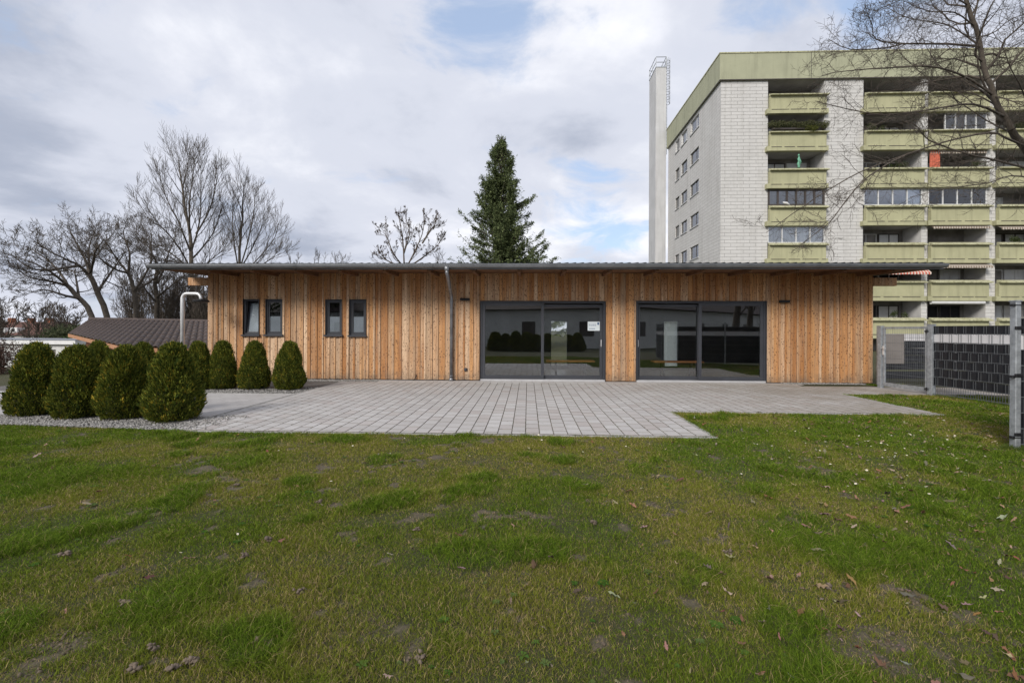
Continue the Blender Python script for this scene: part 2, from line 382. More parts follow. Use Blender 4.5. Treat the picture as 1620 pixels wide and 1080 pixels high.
M['gravelbed'] = mat('gravel_bed', rough=1, fn=var((.16, .15, .14), .4, 30, .8, .02)); M['stone'] = mat('gravel_stone', rough=.9, fn=tint_fn())
M['blade'] = mat('grass_blade', rough=.85, fn=tint_fn(1, .3), spec=.08); M['leaf'] = mat('foliage', rough=.75, fn=tint_fn(1, .2), spec=.15)
M['dead'] = mat('dead_leaf', rough=.85, fn=tint_fn(1, .1), spec=.15)
M['bark'] = mat('bark', rough=.95, fn=var((.085, .070, .054), .35, 7, .6, .02)); M['barkl'] = mat('pale_bark', rough=.95, fn=var((.15, .125, .095), .3, 7, .5, .02))
M['twig'] = mat('twig', rough=.9, fn=var((.075, .060, .046), .3, 2)); M['twigl'] = mat('pale_twig', rough=.9, fn=var((.11, .085, .063), .3, 2))
M['tile'] = mat('brown_tile', rough=.8, fn=var((.062, .044, .038), .3, 5, .3, .01)); M['redtile'] = mat('red_roof', rough=.9, fn=var((.105, .048, .036), .35, 1.5))
M['fascia'] = mat('orange_wood', rough=.7, fn=var((.40, .20, .10), .2, 6)); M['redwood'] = mat('red_shed_wood', rough=.8, fn=var((.22, .075, .035), .2, 6))
M['render'] = mat('white_render', rough=.85, fn=var((.60, .60, .58), .08, .8)); M['opal'] = bpy.data.materials.new('opal_glass'); M['opal'].use_nodes = True; _n = M['opal'].node_tree; _t = N(_n, 'ShaderNodeBsdfTranslucent'); _t.inputs[0].default_value = (.95, .97, .95, 1); _n.links.new(_t.outputs[0], _n.nodes['Material Output'].inputs[0])
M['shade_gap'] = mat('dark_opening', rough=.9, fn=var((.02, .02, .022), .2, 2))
M['awn_r'] = mat('striped_awning', rough=.9); M['orange'] = mat('orange_towel', rough=.9, fn=var((.46, .12, .07), .3, 6)); M['metal_w'] = mat('pale_metal', rough=.5, metal=.2, fn=var((.45, .45, .46), .1, 4))
def stripes(nt, b, c1=(.50, .10, .06), c2=(.60, .52, .45), n=9):
    v = coords(nt); s = N(nt, 'ShaderNodeSeparateXYZ'); nt.links.new(v, s.inputs[0])
    f = mth(nt, 'GREATER_THAN', mth(nt, 'FRACT', mth(nt, 'MULTIPLY', s.outputs[0], n/2)), .5)
    nt.links.new(mixc(nt, f, c1, c2), b.inputs['Base Color'])
stripes(M['awn_r'].node_tree, M['awn_r'].node_tree.nodes['Principled BSDF'])
M['awn_b'] = mat('beige_awning', rough=.9); stripes(M['awn_b'].node_tree, M['awn_b'].node_tree.nodes['Principled BSDF'], (.20, .15, .11), (.48, .43, .37), 11)
M['statue'] = mat('green_statue', rough=.6, fn=var((.14, .36, .24), .2, 6)); M['bird'] = mat('white_bird', (.7, .7, .7), .6)

# ------------------------------------------------------------------ terrain
def terr(x, y):
    t = np.clip((y-15)/22, 0, 1); t = t*t*(3-2*t); s = np.clip((4-x)/14, 0, 1); s = s*s*(3-2*s)
    z = -2.3*t*s
    far = np.clip((y-60)/80, 0, 1); return z - 2.2*far*far*s
def make_ground():
    xs = np.concatenate([np.array([-600, -300, -150, -90]), np.arange(-60, 61, 3.0), np.array([90, 150, 300, 600])])
    ys = np.concatenate([np.array([-500, -200, -90]), np.arange(-60, 75, 3.0), np.array([90, 120, 160, 240, 400, 700])])
    X, Y = np.meshgrid(xs, ys); Z = terr(X, Y) - .005
    V = np.stack([X.ravel(), Y.ravel(), Z.ravel()], 1); nx = len(xs); F_ = []
    for j in range(len(ys)-1):
        for i in range(nx-1): a = j*nx+i; F_.append((a, a+1, a+1+nx, a+nx))
    o = npmesh('ground', V, np.array(F_), M['soil']); tag(o, kind='structure')
make_ground()

# ------------------------------------------------------------------ paving
D0 = 13.25                                   # front of the timber wall
YF = gnd(835, 690).y; XR = gnd(1134, 696).x; YS = gnd(1058, 652.5).y
XR2 = gnd(1490, 657).x; YS2 = gnd(1345, 624).y; XL = gnd(346, 658.7).x
YP0 = gnd(345, 660).y; YP1 = gnd(380, 623).y
_ga, _gb = gnd(292, 681.5), gnd(5, 671.5)
def gfront(x): return _ga.y+(_gb.y-_ga.y)*(x-_ga.x)/(_gb.x-_ga.x)
def zone_paving(x, y):
    main = (x > XL) & (x < XR) & (y > YF) & (y < D0)
    r = (x >= XR) & (x < XR2) & (y > YS) & (y < D0)
    g = (x >= XR2) & (x < 14) & (y > YS2) & (y < 12.6)
    p = (x <= XL) & (x > -13) & (y > YP0) & (y < YP1)
    return main | r | g | p
def zone_gravel(x, y):
    a = (x <= XL) & (x > -13.5) & (y > np.maximum(YF, gfront(x))+.01) & (y <= YP0)
    b = (x <= XL) & (x > -13.5) & (y >= YP1) & (y < D0)
    return a | b | ((x > XR2) & (x < 9.5) & (y > 12.3) & (y < D0))
def make_paving():
    g = MB(); W, Ln = .2, .3; gap = .006
    def region(x0, x1, y0, y1, along='Y'):
        n = max(1, round((x1-x0)/W)); w = (x1-x0)/n
        for i in range(n):
            off = (i % 3)*Ln/3 + random.uniform(0, .02); y = y0-off
            while y < y1-.02:
                a = max(y, y0); b_ = min(y+Ln, y1)
                if b_-a > .03:
                    t = (random.random(), random.random() if random.random() < .3 else 0, 0); z = .012+random.gauss(0, .0007)
                    X0, X1, Y0, Y1 = x0+i*w+gap/2, x0+(i+1)*w-gap/2, a+gap, b_-gap; e = .0045
                    g.add([(X0, Y0, z-.009), (X1, Y0, z-.009), (X1, Y1, z-.009), (X0, Y1, z-.009), (X0+e, Y0+e, z), (X1-e, Y0+e, z), (X1-e, Y1-e, z), (X0+e, Y1-e, z)],
                          [(4, 5, 6, 7)], t); q_ = len(g.v)-8
                    for f_ in ((0, 1, 5, 4), (1, 2, 6, 5), (2, 3, 7, 6), (3, 0, 4, 7)): g.f.append(tuple(q_+i_ for i_ in f_)); g.c.append(t); g.m.append(1)
                y += Ln
    YE = D0-.42
    region(XL, XR, YF+.10, YE); region(XR, XR2, YS+.08, YE); region(XR2, 13.8, YS2+.08, 12.5)
    # side path, bond turned the other way
    n = round((YP1-YP0)/W); w = (YP1-YP0)/n
    for j in range(n):
        x = XL-.1; k = (j % 2)*.15
        while x > -13:
            x2 = x-.3 if k == 0 else x-.3+k; k = 0; t = (random.random()*.8, 0, 0); z = .008
            g.add([(x2+.003, YP0+j*w+.003, z), (x-.003, YP0+j*w+.003, z), (x-.003, YP0+(j+1)*w-.003, z), (x2+.003, YP0+(j+1)*w-.003, z)], [(0, 1, 2, 3)], t)
            x = x2
    # rows laid along the wall and the thin edging stones
    for r in range(2):
        x = XL
        while x < XR2:
            t = (random.random(), 0, 0); y0 = YE+r*.2
            if not (r == 1 and random.random() < -1):
                g.box(x+.003, x+.297, y0+.003, y0+.197, .004, .0125, t)
            x += .3
    o = g.build('paving', [M['paver'], M['joint']]); tag(o, kind='structure')
    b = MB()
    for (a, c, d, e) in ((XL, XR, YF, D0), (XR, XR2, YS, D0), (XR2, 14, YS2, 12.6)): b.add([(a, d, .003), (c, d, .003), (c, e, .003), (a, e, .003)], [(0, 1, 2, 3)])
    b.add([(-13, YP0, .002), (XL, YP0, .002), (XL, YP1, .002), (-13, YP1, .002)], [(0, 1, 2, 3)])
    o = b.build('paving_bed', M['joint']); tag(o, kind='structure')
    k = MB()
    def kerb(x0, x1, y0, y1):
        L_ = max(x1-x0, y1-y0); n = max(1, round(L_/1.0))
        for i in range(n):
            if x1-x0 > y1-y0: k.box(x0+(x1-x0)*i/n+.002, x0+(x1-x0)*(i+1)/n-.002, y0, y1, -.05, .014+random.uniform(-.001, .001), bev=.005)
            else: k.box(x0, x1, y0+(y1-y0)*i/n+.002, y0+(y1-y0)*(i+1)/n-.002, -.05, .014+random.uniform(-.001, .001), bev=.005)
    kerb(XL, XR+.06, YF, YF+.06); kerb(XR, XR+.06, YF+.065, YS+.06); kerb(XR+.065, XR2+.06, YS, YS+.06)
    kerb(XR2, XR2+.06, YS+.065, YS2+.06); kerb(XR2+.065, 9.2, YS2, YS2+.06); kerb(XL-.06, XL, YF+.1, D0-.5)
    kerb(-13, XL-.065, YP0-.06, YP0); kerb(-13, XL-.065, YP1, YP1+.06)
    o = k.build('kerb', M['kerb']); tag(o, kind='structure')
make_paving()
def stones(name, pts, r0, r1, kind='stuff', cols=None):
    n = len(pts); O = np.array([(1, 0, 0), (-1, 0, 0), (0, 1, 0), (0, -1, 0), (0, 0, 1), (0, 0, -1)], float)
    Fo = np.array([(0, 2, 4), (2, 1, 4), (1, 3, 4), (3, 0, 4), (2, 0, 5), (1, 2, 5), (3, 1, 5), (0, 3, 5)])
    r = rng.uniform(r0, r1, n); V = O[None]*r[:, None, None]*rng.uniform(.6, 1.25, (n, 6, 1)); V[:, :, 2] *= .7
    a = rng.uniform(0, 6.28, n); c, s = np.cos(a)[:, None], np.sin(a)[:, None]; x = V[:, :, 0]*c-V[:, :, 1]*s; y = V[:, :, 0]*s+V[:, :, 1]*c
    V[:, :, 0] = x; V[:, :, 1] = y; tl = rng.uniform(-.5, .5, n)[:, None]; V[:, :, 2] += V[:, :, 0]*tl
    V += pts[:, None, :]; Fc = (Fo[None]+(np.arange(n)*6)[:, None, None]).reshape(-1, 3)
    b = rng.uniform(.12, .42, n)[:, None]; t = b*np.array([[1, .96, .90]]) if cols is None else cols
    o = npmesh(name, V.reshape(-1, 3), Fc, M['stone'], np.repeat(t, 6, 0)); return tag(o, kind=kind)
def make_gravel():
    b = MB()
    b.add([(-13.5, gfront(-13.5), 0), (XL-.06, gfront(XL), 0), (XL-.06, YP0-.06, 0), (-13.5, YP0-.06, 0)], [(0, 1, 2, 3)])
    for (a, c, d, e) in ((-13.5, XL-.06, YP1+.06, D0),): b.add([(a, d, .0), (c, d, .0), (c, e, .0), (a, e, .0)], [(0, 1, 2, 3)])
    o = b.build('gravel_ground', M['gravelbed']); tag(o, kind='structure')
    n = 16000; x = rng.uniform(-10.8, XL-.05, n); y = np.where(rng.random(n) < .7, gfront(x)-.02+rng.random(n)*(YP0-gfront(x)+.02), rng.uniform(YP1, YP1+1.2, n))
    m2 = 5000; x = np.r_[x, rng.uniform(-9.5, XL+1.0, m2)]; y = np.r_[y, rng.uniform(D0-.5, D0-.02, m2)]
    m3 = 1500; x = np.r_[x, rng.uniform(7.2, 9.4, m3)]; y = np.r_[y, rng.uniform(D0-.28, D0-.02, m3)]
    m4 = 260; x = np.r_[x, XL+np.abs(rng.normal(0, .25, m4))]; y = np.r_[y, rng.uniform(YF+.1, YF+1.2, m4)]
    ok = np.hypot(0, 0) == 0; z = np.where((x > XL), .014, .006)+rng.uniform(0, .01, len(x))
    stones('gravel', np.stack([x, y, z], 1), .008, .022)
make_gravel()

# ------------------------------------------------------------------ timber building
bld = empty('timber_building', (0, D0, 0), 'long low timber clad building with flat dark roof and grey gutter', 'building')
LB = lambda b, name, m, parent=bld, **k: b.build(name, m, parent, **k)     # local coordinates: y measured from the wall face
WX0 = atY(330, 500, D0).x; WX1 = atY(1380, 500, D0).x; ZT = 3.14
DEP = 4.1
def rect(x0, x1, y0, y1):
    a = atY((x0+x1)/2, y0, D0).z; b = atY((x0+x1)/2, y1, D0).z
    return (atY(x0, 500, D0).x, atY(x1, 500, D0).x, b, a)
wins = [rect(386, 411, 473.5, 529), rect(421.5, 447.5, 473.5, 529), rect(516, 541.5, 474, 529.5), rect(554, 579.5, 474, 530)]
doors = [rect(760, 957.5, 476.5, 602), rect(1006, 1211, 476.5, 605)]
doors = [(a, b, .02, d) for a, b, c, d in doors]
holes = wins+doors
def grid_wall(g, x0, x1, z0, z1, hs, put):
    xs = sorted({x0, x1, *[h[0] for h in hs], *[h[1] for h in hs]}); 
    for a, b in zip(xs, xs[1:]):
        if b-a < 1e-4: continue
        m_ = (a+b)/2; cuts = sorted([(h[2], h[3]) for h in hs if h[0] < m_ < h[1]]); z = z0
        for c0, c1 in cuts:
            if c0-z > .01: put(a, b, z, c0)
            z = c1
        if z1-z > .01: put(a, b, z, z1)
def timber_walls():
    g = MB()
    # board on board cladding: wide back boards with narrower cover boards over their joints
    x = WX0; k = 0
    bo = MB()
    def boards(x0, x1, hs, place, zb=.035, zt=ZT):
        x = x0
        while x < x1-.01:
            w = random.choice((.115, .13, .145, .16, .10)); cw = random.choice((.045, .055, .065, .075, .10))
            for (a, b_, dep) in ((x, min(x+w, x1), 0.0), (min(x+w, x1), min(x+w+cw, x1), .022)):
                if b_-a < .01: continue
                t = (random.random(), random.random(), random.random()); j = random.uniform(0, .006); zj = zb+random.uniform(-.004, .006)
                def put(a0, b0, z0, z1): place(a0, b0, z0, z1, dep+j, t)
                grid_wall(None, a, b_, zj, zt, [h for h in hs if h[0] < b_ and h[1] > a and True], lambda a0, b0, z0, z1: put(max(a0, a), min(b0, b_), z0, z1) if min(b0, b_)-max(a0, a) > .004 else None)
            x += w+cw
    boards(WX0, WX1, holes, lambda a, b_, z0, z1, d, t: bo.box(a+.004 if d < .015 else a, b_-.004 if d < .015 else b_, -d-.02, 0, z0, z1, t, bev=.002 if z1-z0 > .1 else 0))
    for X, sgn in ((WX0, -1), (WX1, 1)):
        boards(0, DEP, [], lambda a, b_, z0, z1, d, t: bo.box(X, X+sgn*(.02+d), a+.001, b_-.001, z0, z1, t, bev=.002))
    LB(bo, 'wall', M['wood'])
    core = MB()
    ch = [(a+.0, b_, c, d) for a, b_, c, d in holes]
    grid_wall(core, WX0+.005, WX1-.005, .03, ZT, ch, lambda a, b_, z0, z1: core.box(a, b_, .012, .22, z0, z1))
    core.box(WX0+.005, WX0+.2, .222, DEP-.2, .03, ZT); core.box(WX1-.2, WX1-.005, .222, DEP-.2, .03, ZT)
    core.box(-2.3, -2.15, .222, DEP-.2, .03, ZT-.3)
    bw = []
    for px in ((872, 897), (1050, 1072.5)):
        p0 = atY(px[0], 508, D0+DEP-.2); p1 = atY(px[1], 586, D0+DEP-.2); bw.append((p0.x, p1.x, .16, p0.z))
    grid_wall(core, WX0+.005, WX1-.005, .03, ZT, bw, lambda a, b_, z0, z1: core.box(a, b_, DEP-.2, DEP, z0, z1))
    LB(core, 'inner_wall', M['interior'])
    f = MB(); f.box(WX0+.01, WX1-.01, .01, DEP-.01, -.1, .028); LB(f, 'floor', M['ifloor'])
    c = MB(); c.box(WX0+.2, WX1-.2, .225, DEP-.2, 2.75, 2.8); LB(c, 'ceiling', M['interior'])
    p = MB(); p.box(WX0+.01, WX1-.01, -.012, .0, .0, .03); LB(p, 'plinth', M['dark'])
    for (a, b_, c0, c1) in bw:
        w = MB()
        for q in ((a-.04, a), (b_, b_+.04)): w.box(q[0], q[1], DEP-.235, DEP-.202, c0-.04, c1+.04)
        w.box(a, b_, DEP-.235, DEP-.202, c1, c1+.04); w.box(a, b_, DEP-.235, DEP-.202, c0-.04, c0)
        w.build('back_window', M['anthracite'], bld)
        if a > 3: w = MB(); w.box(a, b_, DEP-.11, DEP-.10, c0, c1); w.build('back_pane', M['opal'], bld)
timber_walls()
YG = atY(700, 424, 11.9).y - D0
VX0 = atY(237, 424, 11.86).x; VX1 = atY(1494, 424, 11.86).x
ZG1 = atY(800, 418.5, 11.82).z; ZG0 = atY(800, 428, 11.82).z
def roof():
    g = MB(); y0 = 11.9-D0; y1 = DEP+.7; zs = ZG0+.05; sl = .035
    def zz(y): return zs+(y-y0)*sl
    # deck of boards, sloped gently up to the back
    def slabz(b, x0, x1, ya, yb, t0, t1, c=None):
        b.add([(x0, ya, zz(ya)+t0), (x1, ya, zz(ya)+t0), (x1, yb, zz(yb)+t0), (x0, yb, zz(yb)+t0), (x0, ya, zz(ya)+t1), (x1, ya, zz(ya)+t1), (x1, yb, zz(yb)+t1), (x0, yb, zz(yb)+t1)],
              [(0,3,2,1),(4,5,6,7),(0,1,5,4),(1,2,6,5),(2,3,7,6),(3,0,4,7)], c)
    y = y0
    while y < y1:
        slabz(g, VX0+.03, VX1-.03, y, min(y+.14, y1)-.004, .015, .055, (random.random(), random.random(), .8)); y += .14
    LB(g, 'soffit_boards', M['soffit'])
    s = MB()
    n = int((VX1-VX0)/.2); vs = []; fs = []      # tile profiled steel sheet with a wavy eave
    prof = [(0, .006), (.35, .010), (.6, .018), (.8, .024), (.9, .022), (.96, .008)]
    xs = []
    for i in range(n):
        for f_, h_ in prof: xs.append((VX0+(i+f_)*.2, h_))
    xs.append((VX1, 0))
    for k, (yy) in enumerate((y0-.06, y0-.06, y1)):
        for x_, h_ in xs: vs.append((x_, yy, zz(yy)+.142+h_+(0 if k else -.07-h_)))
    N_ = len(xs)
    for k in range(2):
        for i in range(N_-1): fs.append((k*N_+i, k*N_+i+1, (k+1)*N_+i+1, (k+1)*N_+i))
    s.add(vs, fs); rs = LB(s, 'roof', M['sheet'])
    v = MB()
    slabz(v, VX0-.002, VX0+.026, y0, y1, .01, .13); slabz(v, VX1-.026, VX1+.002, y0, y1, .01, .13); v.box(VX0, VX1, y0-.02, y0-.002, ZG0+.04, ZG0+.13)
    v.build('edge_flashing', M['gutter'], rs)
    # gutter: half round channel with a rolled lip
    gt = MB(); pr = []; rr = .075; cy = y0-.10; cz = ZG1-.012
    for k in range(0, 13):
        a = math.pi*k/12; pr.append((cy-rr*math.cos(a), cz-rr*1.05*math.sin(a)))
    pr = pr+[(cy+rr-.004, cz)]+[(cy-(rr-.004)*math.cos(math.pi*k/12), cz-(rr-.004)*math.sin(math.pi*k/12)) for k in range(11, 0, -1)]+[(cy-rr+.004, cz)]
    nn = len(pr); gv = []
    for x_ in (VX0, VX1): gv += [(x_, a, b_) for a, b_ in pr]
    gt.add(gv, [(i, (i+1) % nn, (i+1) % nn+nn, i+nn) for i in range(nn)])
    gt.tube([(VX0, cy-rr, cz+.004), (VX1, cy-rr, cz+.004)], .011, 8)
    for x_ in (VX0-.003, VX1): gt.add([(x_, a, b_) for a, b_ in pr[:13]], [tuple(range(13))]); 
    go = LB(gt, 'gutter', M['gutter'], smooth=False)
    x_ = VX0+.4
    while x_ < VX1:
        h = MB(); h.tube([(x_, cy-rr*1.05*math.cos(math.pi*k/8), cz-rr*1.12*math.sin(math.pi*k/8)) for k in range(9)], .006, 5); h.build('gutter_bracket', M['gutter'], go); x_ += 1.21
    # rafters
    x_ = WX0-.15
    px0 = atY(425, 440, D0-.5).x
    k = -3
    xs_ = [px0+1.195*j for j in range(-1, 16)]
    for x_ in xs_:
        if not (WX0-.3 < x_ < WX1+.25): continue
        r = MB(); t = (random.random(), random.random(), .7)
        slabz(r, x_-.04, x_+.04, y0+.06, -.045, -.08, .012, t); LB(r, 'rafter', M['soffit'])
    for sgn, xa in ((-1, WX0), (1, WX1)):
        xe = atY(296 if sgn < 0 else 1420.5, 440, D0).x
        b = MB(); b.box(xa+sgn*.05, xe, .03, .17, 2.79, 3.02, (.6, .5, .6), bev=.004); LB(b, 'purlin_end', M['beam'])
        b = MB(); b.box(xa+sgn*.05, xe, DEP-.2, DEP-.06, 2.84, 3.08, (.4, .5, .6), bev=.004); LB(b, 'purlin_end', M['beam'])
    return cy, cz
gcy, gcz = roof()
def small_window(h, tilt=False):
    x0, x1, z0, z1 = h; root = empty('window', (0, 0, 0), parent=bld)
    fr = MB(); t = .045; yb = .085; ya = -.005
    fr.box(x0, x0+t, ya, yb, z0, z1, bev=.003); fr.box(x1-t, x1, ya, yb, z0, z1, bev=.003); fr.box(x0+t, x1-t, ya, yb, z1-t, z1, bev=.003); fr.box(x0+t, x1-t, ya, yb, z0, z0+t, bev=.003)
    # metal reveal lining standing proud of the boards
    for q in ((x0-.006, x0, z0, z1), (x1, x1+.006, z0, z1)): fr.box(q[0], q[1], -.055, .0, q[2], q[3])
    fr.box(x0-.006, x1+.006, -.055, .0, z1, z1+.006)
    fr.build('frame', M['anthracite'], root)
    si = MB(); si.add([(x0-.04, -.10, z0-.012), (x1+.04, -.10, z0-.012), (x1+.04, .0, z0+.01), (x0-.04, .0, z0+.01), (x0-.04, -.10, z0-.047), (x1+.04, -.10, z0-.047), (x1+.04, .0, z0-.03), (x0-.04, .0, z0-.03)],
                      [(0,1,2,3),(7,6,5,4),(0,4,5,1),(1,5,6,2),(2,6,7,3),(3,7,4,0)]); si.build('sill', M['anthracite'], root)
    # sash + pane, hinged at the bottom when tilted
    a0, a1, c0, c1 = x0+t+.002, x1-t-.002, z0+t+.002, z1-t-.002
    sash = MB(); s = .042; zc = c0
    sash.box(a0, a0+s, -.0, .05, 0, c1-c0, bev=.004); sash.box(a1-s, a1, 0, .05, 0, c1-c0, bev=.004); sash.box(a0+s, a1-s, 0, .05, c1-c0-s, c1-c0, bev=.004); sash.box(a0+s, a1-s, 0, .05, 0, s, bev=.004)
    so = sash.build('sash', M['anthracite'], root); so.location = (0, .02, zc)
    gl = MB(); gl.box(a0+s, a1-s, .018, .022, s, c1-c0-s); go = gl.build('pane', M['pane'], root); go.location = (0, .02, zc)
    if not tilt:
        fz = MB(); fz.box(a0+s, a1-s, .024, .026, s, (c1-c0)*.52); fo = fz.build('frosted_film_or_sky', M['frost'], root); fo.location = (0, .02, zc)
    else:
        fz = MB(); fz.box(a0+s, a1-s, .0235, .0255, s, (c1-c0)-s); fo = fz.build('frosted_film_or_sky', M['frost'], root); fo.location = (0, .02, zc)  # full pale sheet stands in for reflected sky and a curtain
        for o in (so, go, fo): o.rotation_euler = (-R(9), 0, 0); o.location = (0, .045, zc)
    # a dark sheet stands in for the dim room behind the pane
    bk = MB(); bk.box(x0-.1, x1+.1, .6, .62, z0-.2, z1+.2); bk.build('blind_or_dark_sheet', M['shade_gap'], root)
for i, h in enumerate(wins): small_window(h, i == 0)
def door(h, left_front=True):
    x0, x1, z0, z1 = h; root = empty('sliding_door', (0, 0, 0), parent=bld)
    t = .055; fr = MB(); ya, yb = -.02, .17
    fr.box(x0, x0+t, ya, yb, z0, z1, bev=.003); fr.box(x1-t, x1, ya, yb, z0, z1, bev=.003); fr.box(x0+t, x1-t, ya, yb, z1-t, z1, bev=.003)
    for q in ((x0-.008, x0), (x1, x1+.008)): fr.box(q[0], q[1], -.065, .0, z0, z1)
    fr.box(x0-.008, x1+.008, -.065, .0, z1, z1+.008)
    fr.build('frame', M['anthracite'], root)
    th = MB(); th.box(x0+.01, x1-.01, -.06, .17, z0-.01, z0+.045, bev=.005); th.build('threshold', M['metal_w'], root)
    xm = (x0+x1)/2
    def panel(a, b, y, fixed):
        s = .085; p = MB(); zb, zt = z0+.05, z1-t-(.002 if fixed else .03)
        p.box(a, a+s, y, y+.06, zb, zt, bev=.004); p.box(b-s, b, y, y+.06, zb, zt, bev=.004); p.box(a+s, b-s, y, y+.06, zt-s+.01, zt, bev=.004); p.box(a+s, b-s, y, y+.06, zb, zb+s+.02, bev=.004)
        p.build('panel_frame', M['anthracite'], root)
        g_ = MB(); g_.box(a+s, b-s, y+.026, y+.032, zb+s+.02, zt-s+.01); g_.build('pane', M['glass'], root)
    if left_front:
        panel(x0+t, xm+.045, -.005, True); panel(xm-.04, x1-t, .085, False); hx = x1-t-.045
    else:
        panel(xm-.045, x1-t, -.005, True); panel(x0+t, xm+.04, .085, False); hx = x0+t+.035
    hd = MB(); hd.box(hx-.014, hx+.014, .070, .085, 1.02, 1.22, bev=.004); hd.box(hx-.009, hx+.009, .055, .072, 1.04, 1.20, bev=.004); hd.build('handle', M['steel'], root)
    return root
door(doors[0], True); door(doors[1], False)
def fittings():
    # downpipe
    p = empty('downpipe', (0, 0, 0), parent=bld)
    xa = atY(707, 430, D0+gcy).x; xb = atY(714, 540, D0-.1).x
    b = MB(); b.tube([(xa, gcy, gcz-.04), (xa, gcy, gcz-.13), (xa, gcy, gcz-.16)], [.085, .062, .05], 14)
    b.tube([(xa, gcy, gcz-.13), (xa, gcy, gcz-.21), (xa+.01, gcy+.06, gcz-.27), (xb-.01, -.17, 2.53), (xb, -.11, 2.46), (xb, -.10, 2.38), (xb, -.10, .03)], .047, 14)
    b.build('pipe', M['pipe'], p, smooth=True)
    for z in (.16, 2.30, 1.25):
        c = MB(); c.tube([(xb, -.10, z-.018), (xb, -.10, z+.018)], .053, 14); c.box(xb-.012, xb+.012, -.06, -.02, z-.01, z+.01); c.build('bracket', M['gutter'], p)
    c = MB(); c.tube([(xb, -.10, .0), (xb, -.10, .1)], [.065, .058], 14); c.build('boot', M['pipe'], p, smooth=True)
    # wall lamps
    for (px, py) in ((736, 474), (1238, 477)):
        q = atY(px, py, D0); l = MB(); l.tube([(q.x-.14, -.10, q.z), (q.x+.14, -.10, q.z)], .038, 14); l.box(q.x-.05, q.x+.05, -.08, -.03, q.z-.03, q.z+.03, bev=.004)
        l.build('wall_lamp', M['dark'], bld)
    q = atY(1379, 477.5, D0); l = MB(); l.box(WX1+.03, WX1+.05, .3, .42, q.z-.04, q.z+.04); l.tube([(WX1+.10, .22, q.z), (WX1+.10, .5, q.z)], .038, 14); l.build('wall_lamp', M['dark'], bld)
    q = atY(737, 584, D0); l = MB(); l.box(q.x-.045, q.x+.045, -.07, -.035, q.z-.045, q.z+.045, bev=.008); l.box(q.x-.03, q.x+.03, -.078, -.071, q.z-.03, q.z+.035, bev=.003); l.build('socket_box', M['anthracite'], bld)
    q = atY(658, 600, D0); l = MB(); l.tube([(q.x-.1, -.05, .03), (q.x-.06, -.09, .035), (q.x, -.08, .06), (q.x+.02, -.06, .14), (q.x+.03, -.03, .17)], .012, 8); l.build('cable', M['dark'], bld)
fittings()
# benches inside and the sheet on the glass
def bench(px0, px1, py, label):
    yb = D0+.75; a = atY(px0, py, yb); b = atY(px1, py, yb); z = a.z
    r = empty('bench', ((a.x+b.x)/2, yb, .028), label, 'bench'); w = (b.x-a.x)/2; z -= .028
    for k in range(3): q = MB(); q.box(-w, w, -.2+k*.14, -.08+k*.14, z-.045, z, bev=.006); q.build('seat_slat', M['bench'], r)
    for s in (-1, 1):
        q = MB(); q.box(s*(w-.3)-.025, s*(w-.3)+.025, -.17, -.13, 0, z-.045); q.box(s*(w-.3)-.025, s*(w-.3)+.025, .15, .19, 0, z-.045); q.box(s*(w-.3)-.024, s*(w-.3)+.024, -.13, .15, .05, .09); q.build('leg', M['dark'], r)
bench(864, 940, 569.5, 'orange wooden bench inside, seen through the left sliding door')
bench(1032, 1110, 570.5, 'orange wooden bench inside, seen through the right sliding door')
q0 = atY(930, 508.5, D0+.08); q1 = atY(949.5, 523, D0+.08); nb = MB(); cx, cz_ = (q0.x+q1.x)/2, (q0.z+q1.z)/2
nb.box(q0.x-cx, q1.x-cx, 0, .0015, q1.z-cz_, q0.z-cz_)
w_, h_ = (q1.x-q0.x)/2, (q0.z-q1.z)/2
nt_ = nb.build('notice_sheet', M['paper']); nt_.location = (cx, D0+.101, cz_); tag(nt_, 'small pale printed notice stuck to the glass of the left sliding door', 'notice')
tx = MB()
for i in range(2):
    x = -w_*.8
    while x < w_*.35:
        l_ = random.uniform(.015, .05); tx.box(x, min(x+l_, w_*.4), -.0012, -.0002, h_*(.35-i*.22)-.006, h_*(.35-i*.22)+.006); x += l_+.012
x = -w_*.8
while x < w_*.2: l_ = random.uniform(.01, .03); tx.box(x, x+l_, -.0012, -.0002, -h_*.55-.011, -h_*.55+.011); x += l_+.008
tx.box(w_*.55, w_*.85, -.0012, -.0002, h_*.3, h_*.8); tx.build('print', mat('blue_print', (.05, .10, .22), .6), nt_)

# ------------------------------------------------------------------ garden shower left of the wall
def shower():
    Y = 12.35; p = atY(289, 462, Y); s = empty('garden_shower', (p.x, Y, 0), 'tall curved stainless steel garden shower pipe beside the left end of the building', 'shower')
    dx = atY(318, 470, Y).x-p.x; r = .052; z = p.z; b = MB()
    pts = [(0, 0, 0), (0, 0, z-.17)]+[(.13-.13*math.cos(t), 0, z-.17+.13*math.sin(t)) for t in (.4, .8, 1.2, 1.57)]+[(dx-.13, 0, z-.04)]+[(dx-.13+.13*math.sin(t), 0, z-.17+.13*math.cos(t)) for t in (.4, .8, 1.2, 1.5)]+[(dx, 0, z-.22)]
    b.tube(pts, [.052]*2+[.045]*10, 16); b.build('pipe', M['steel'], s, smooth=True)
    h = MB(); h.tube([(dx, 0, z-.19), (dx, 0, z-.215), (dx, 0, z-.245), (dx, 0, z-.275)], [.06, .17, .21, .2], 24); h.build('shower_head', M['dark'], s)
    f = MB(); f.tube([(0, 0, 0), (0, 0, .02)], .12, 20); f.build('base_plate', M['steel'], s)
shower()

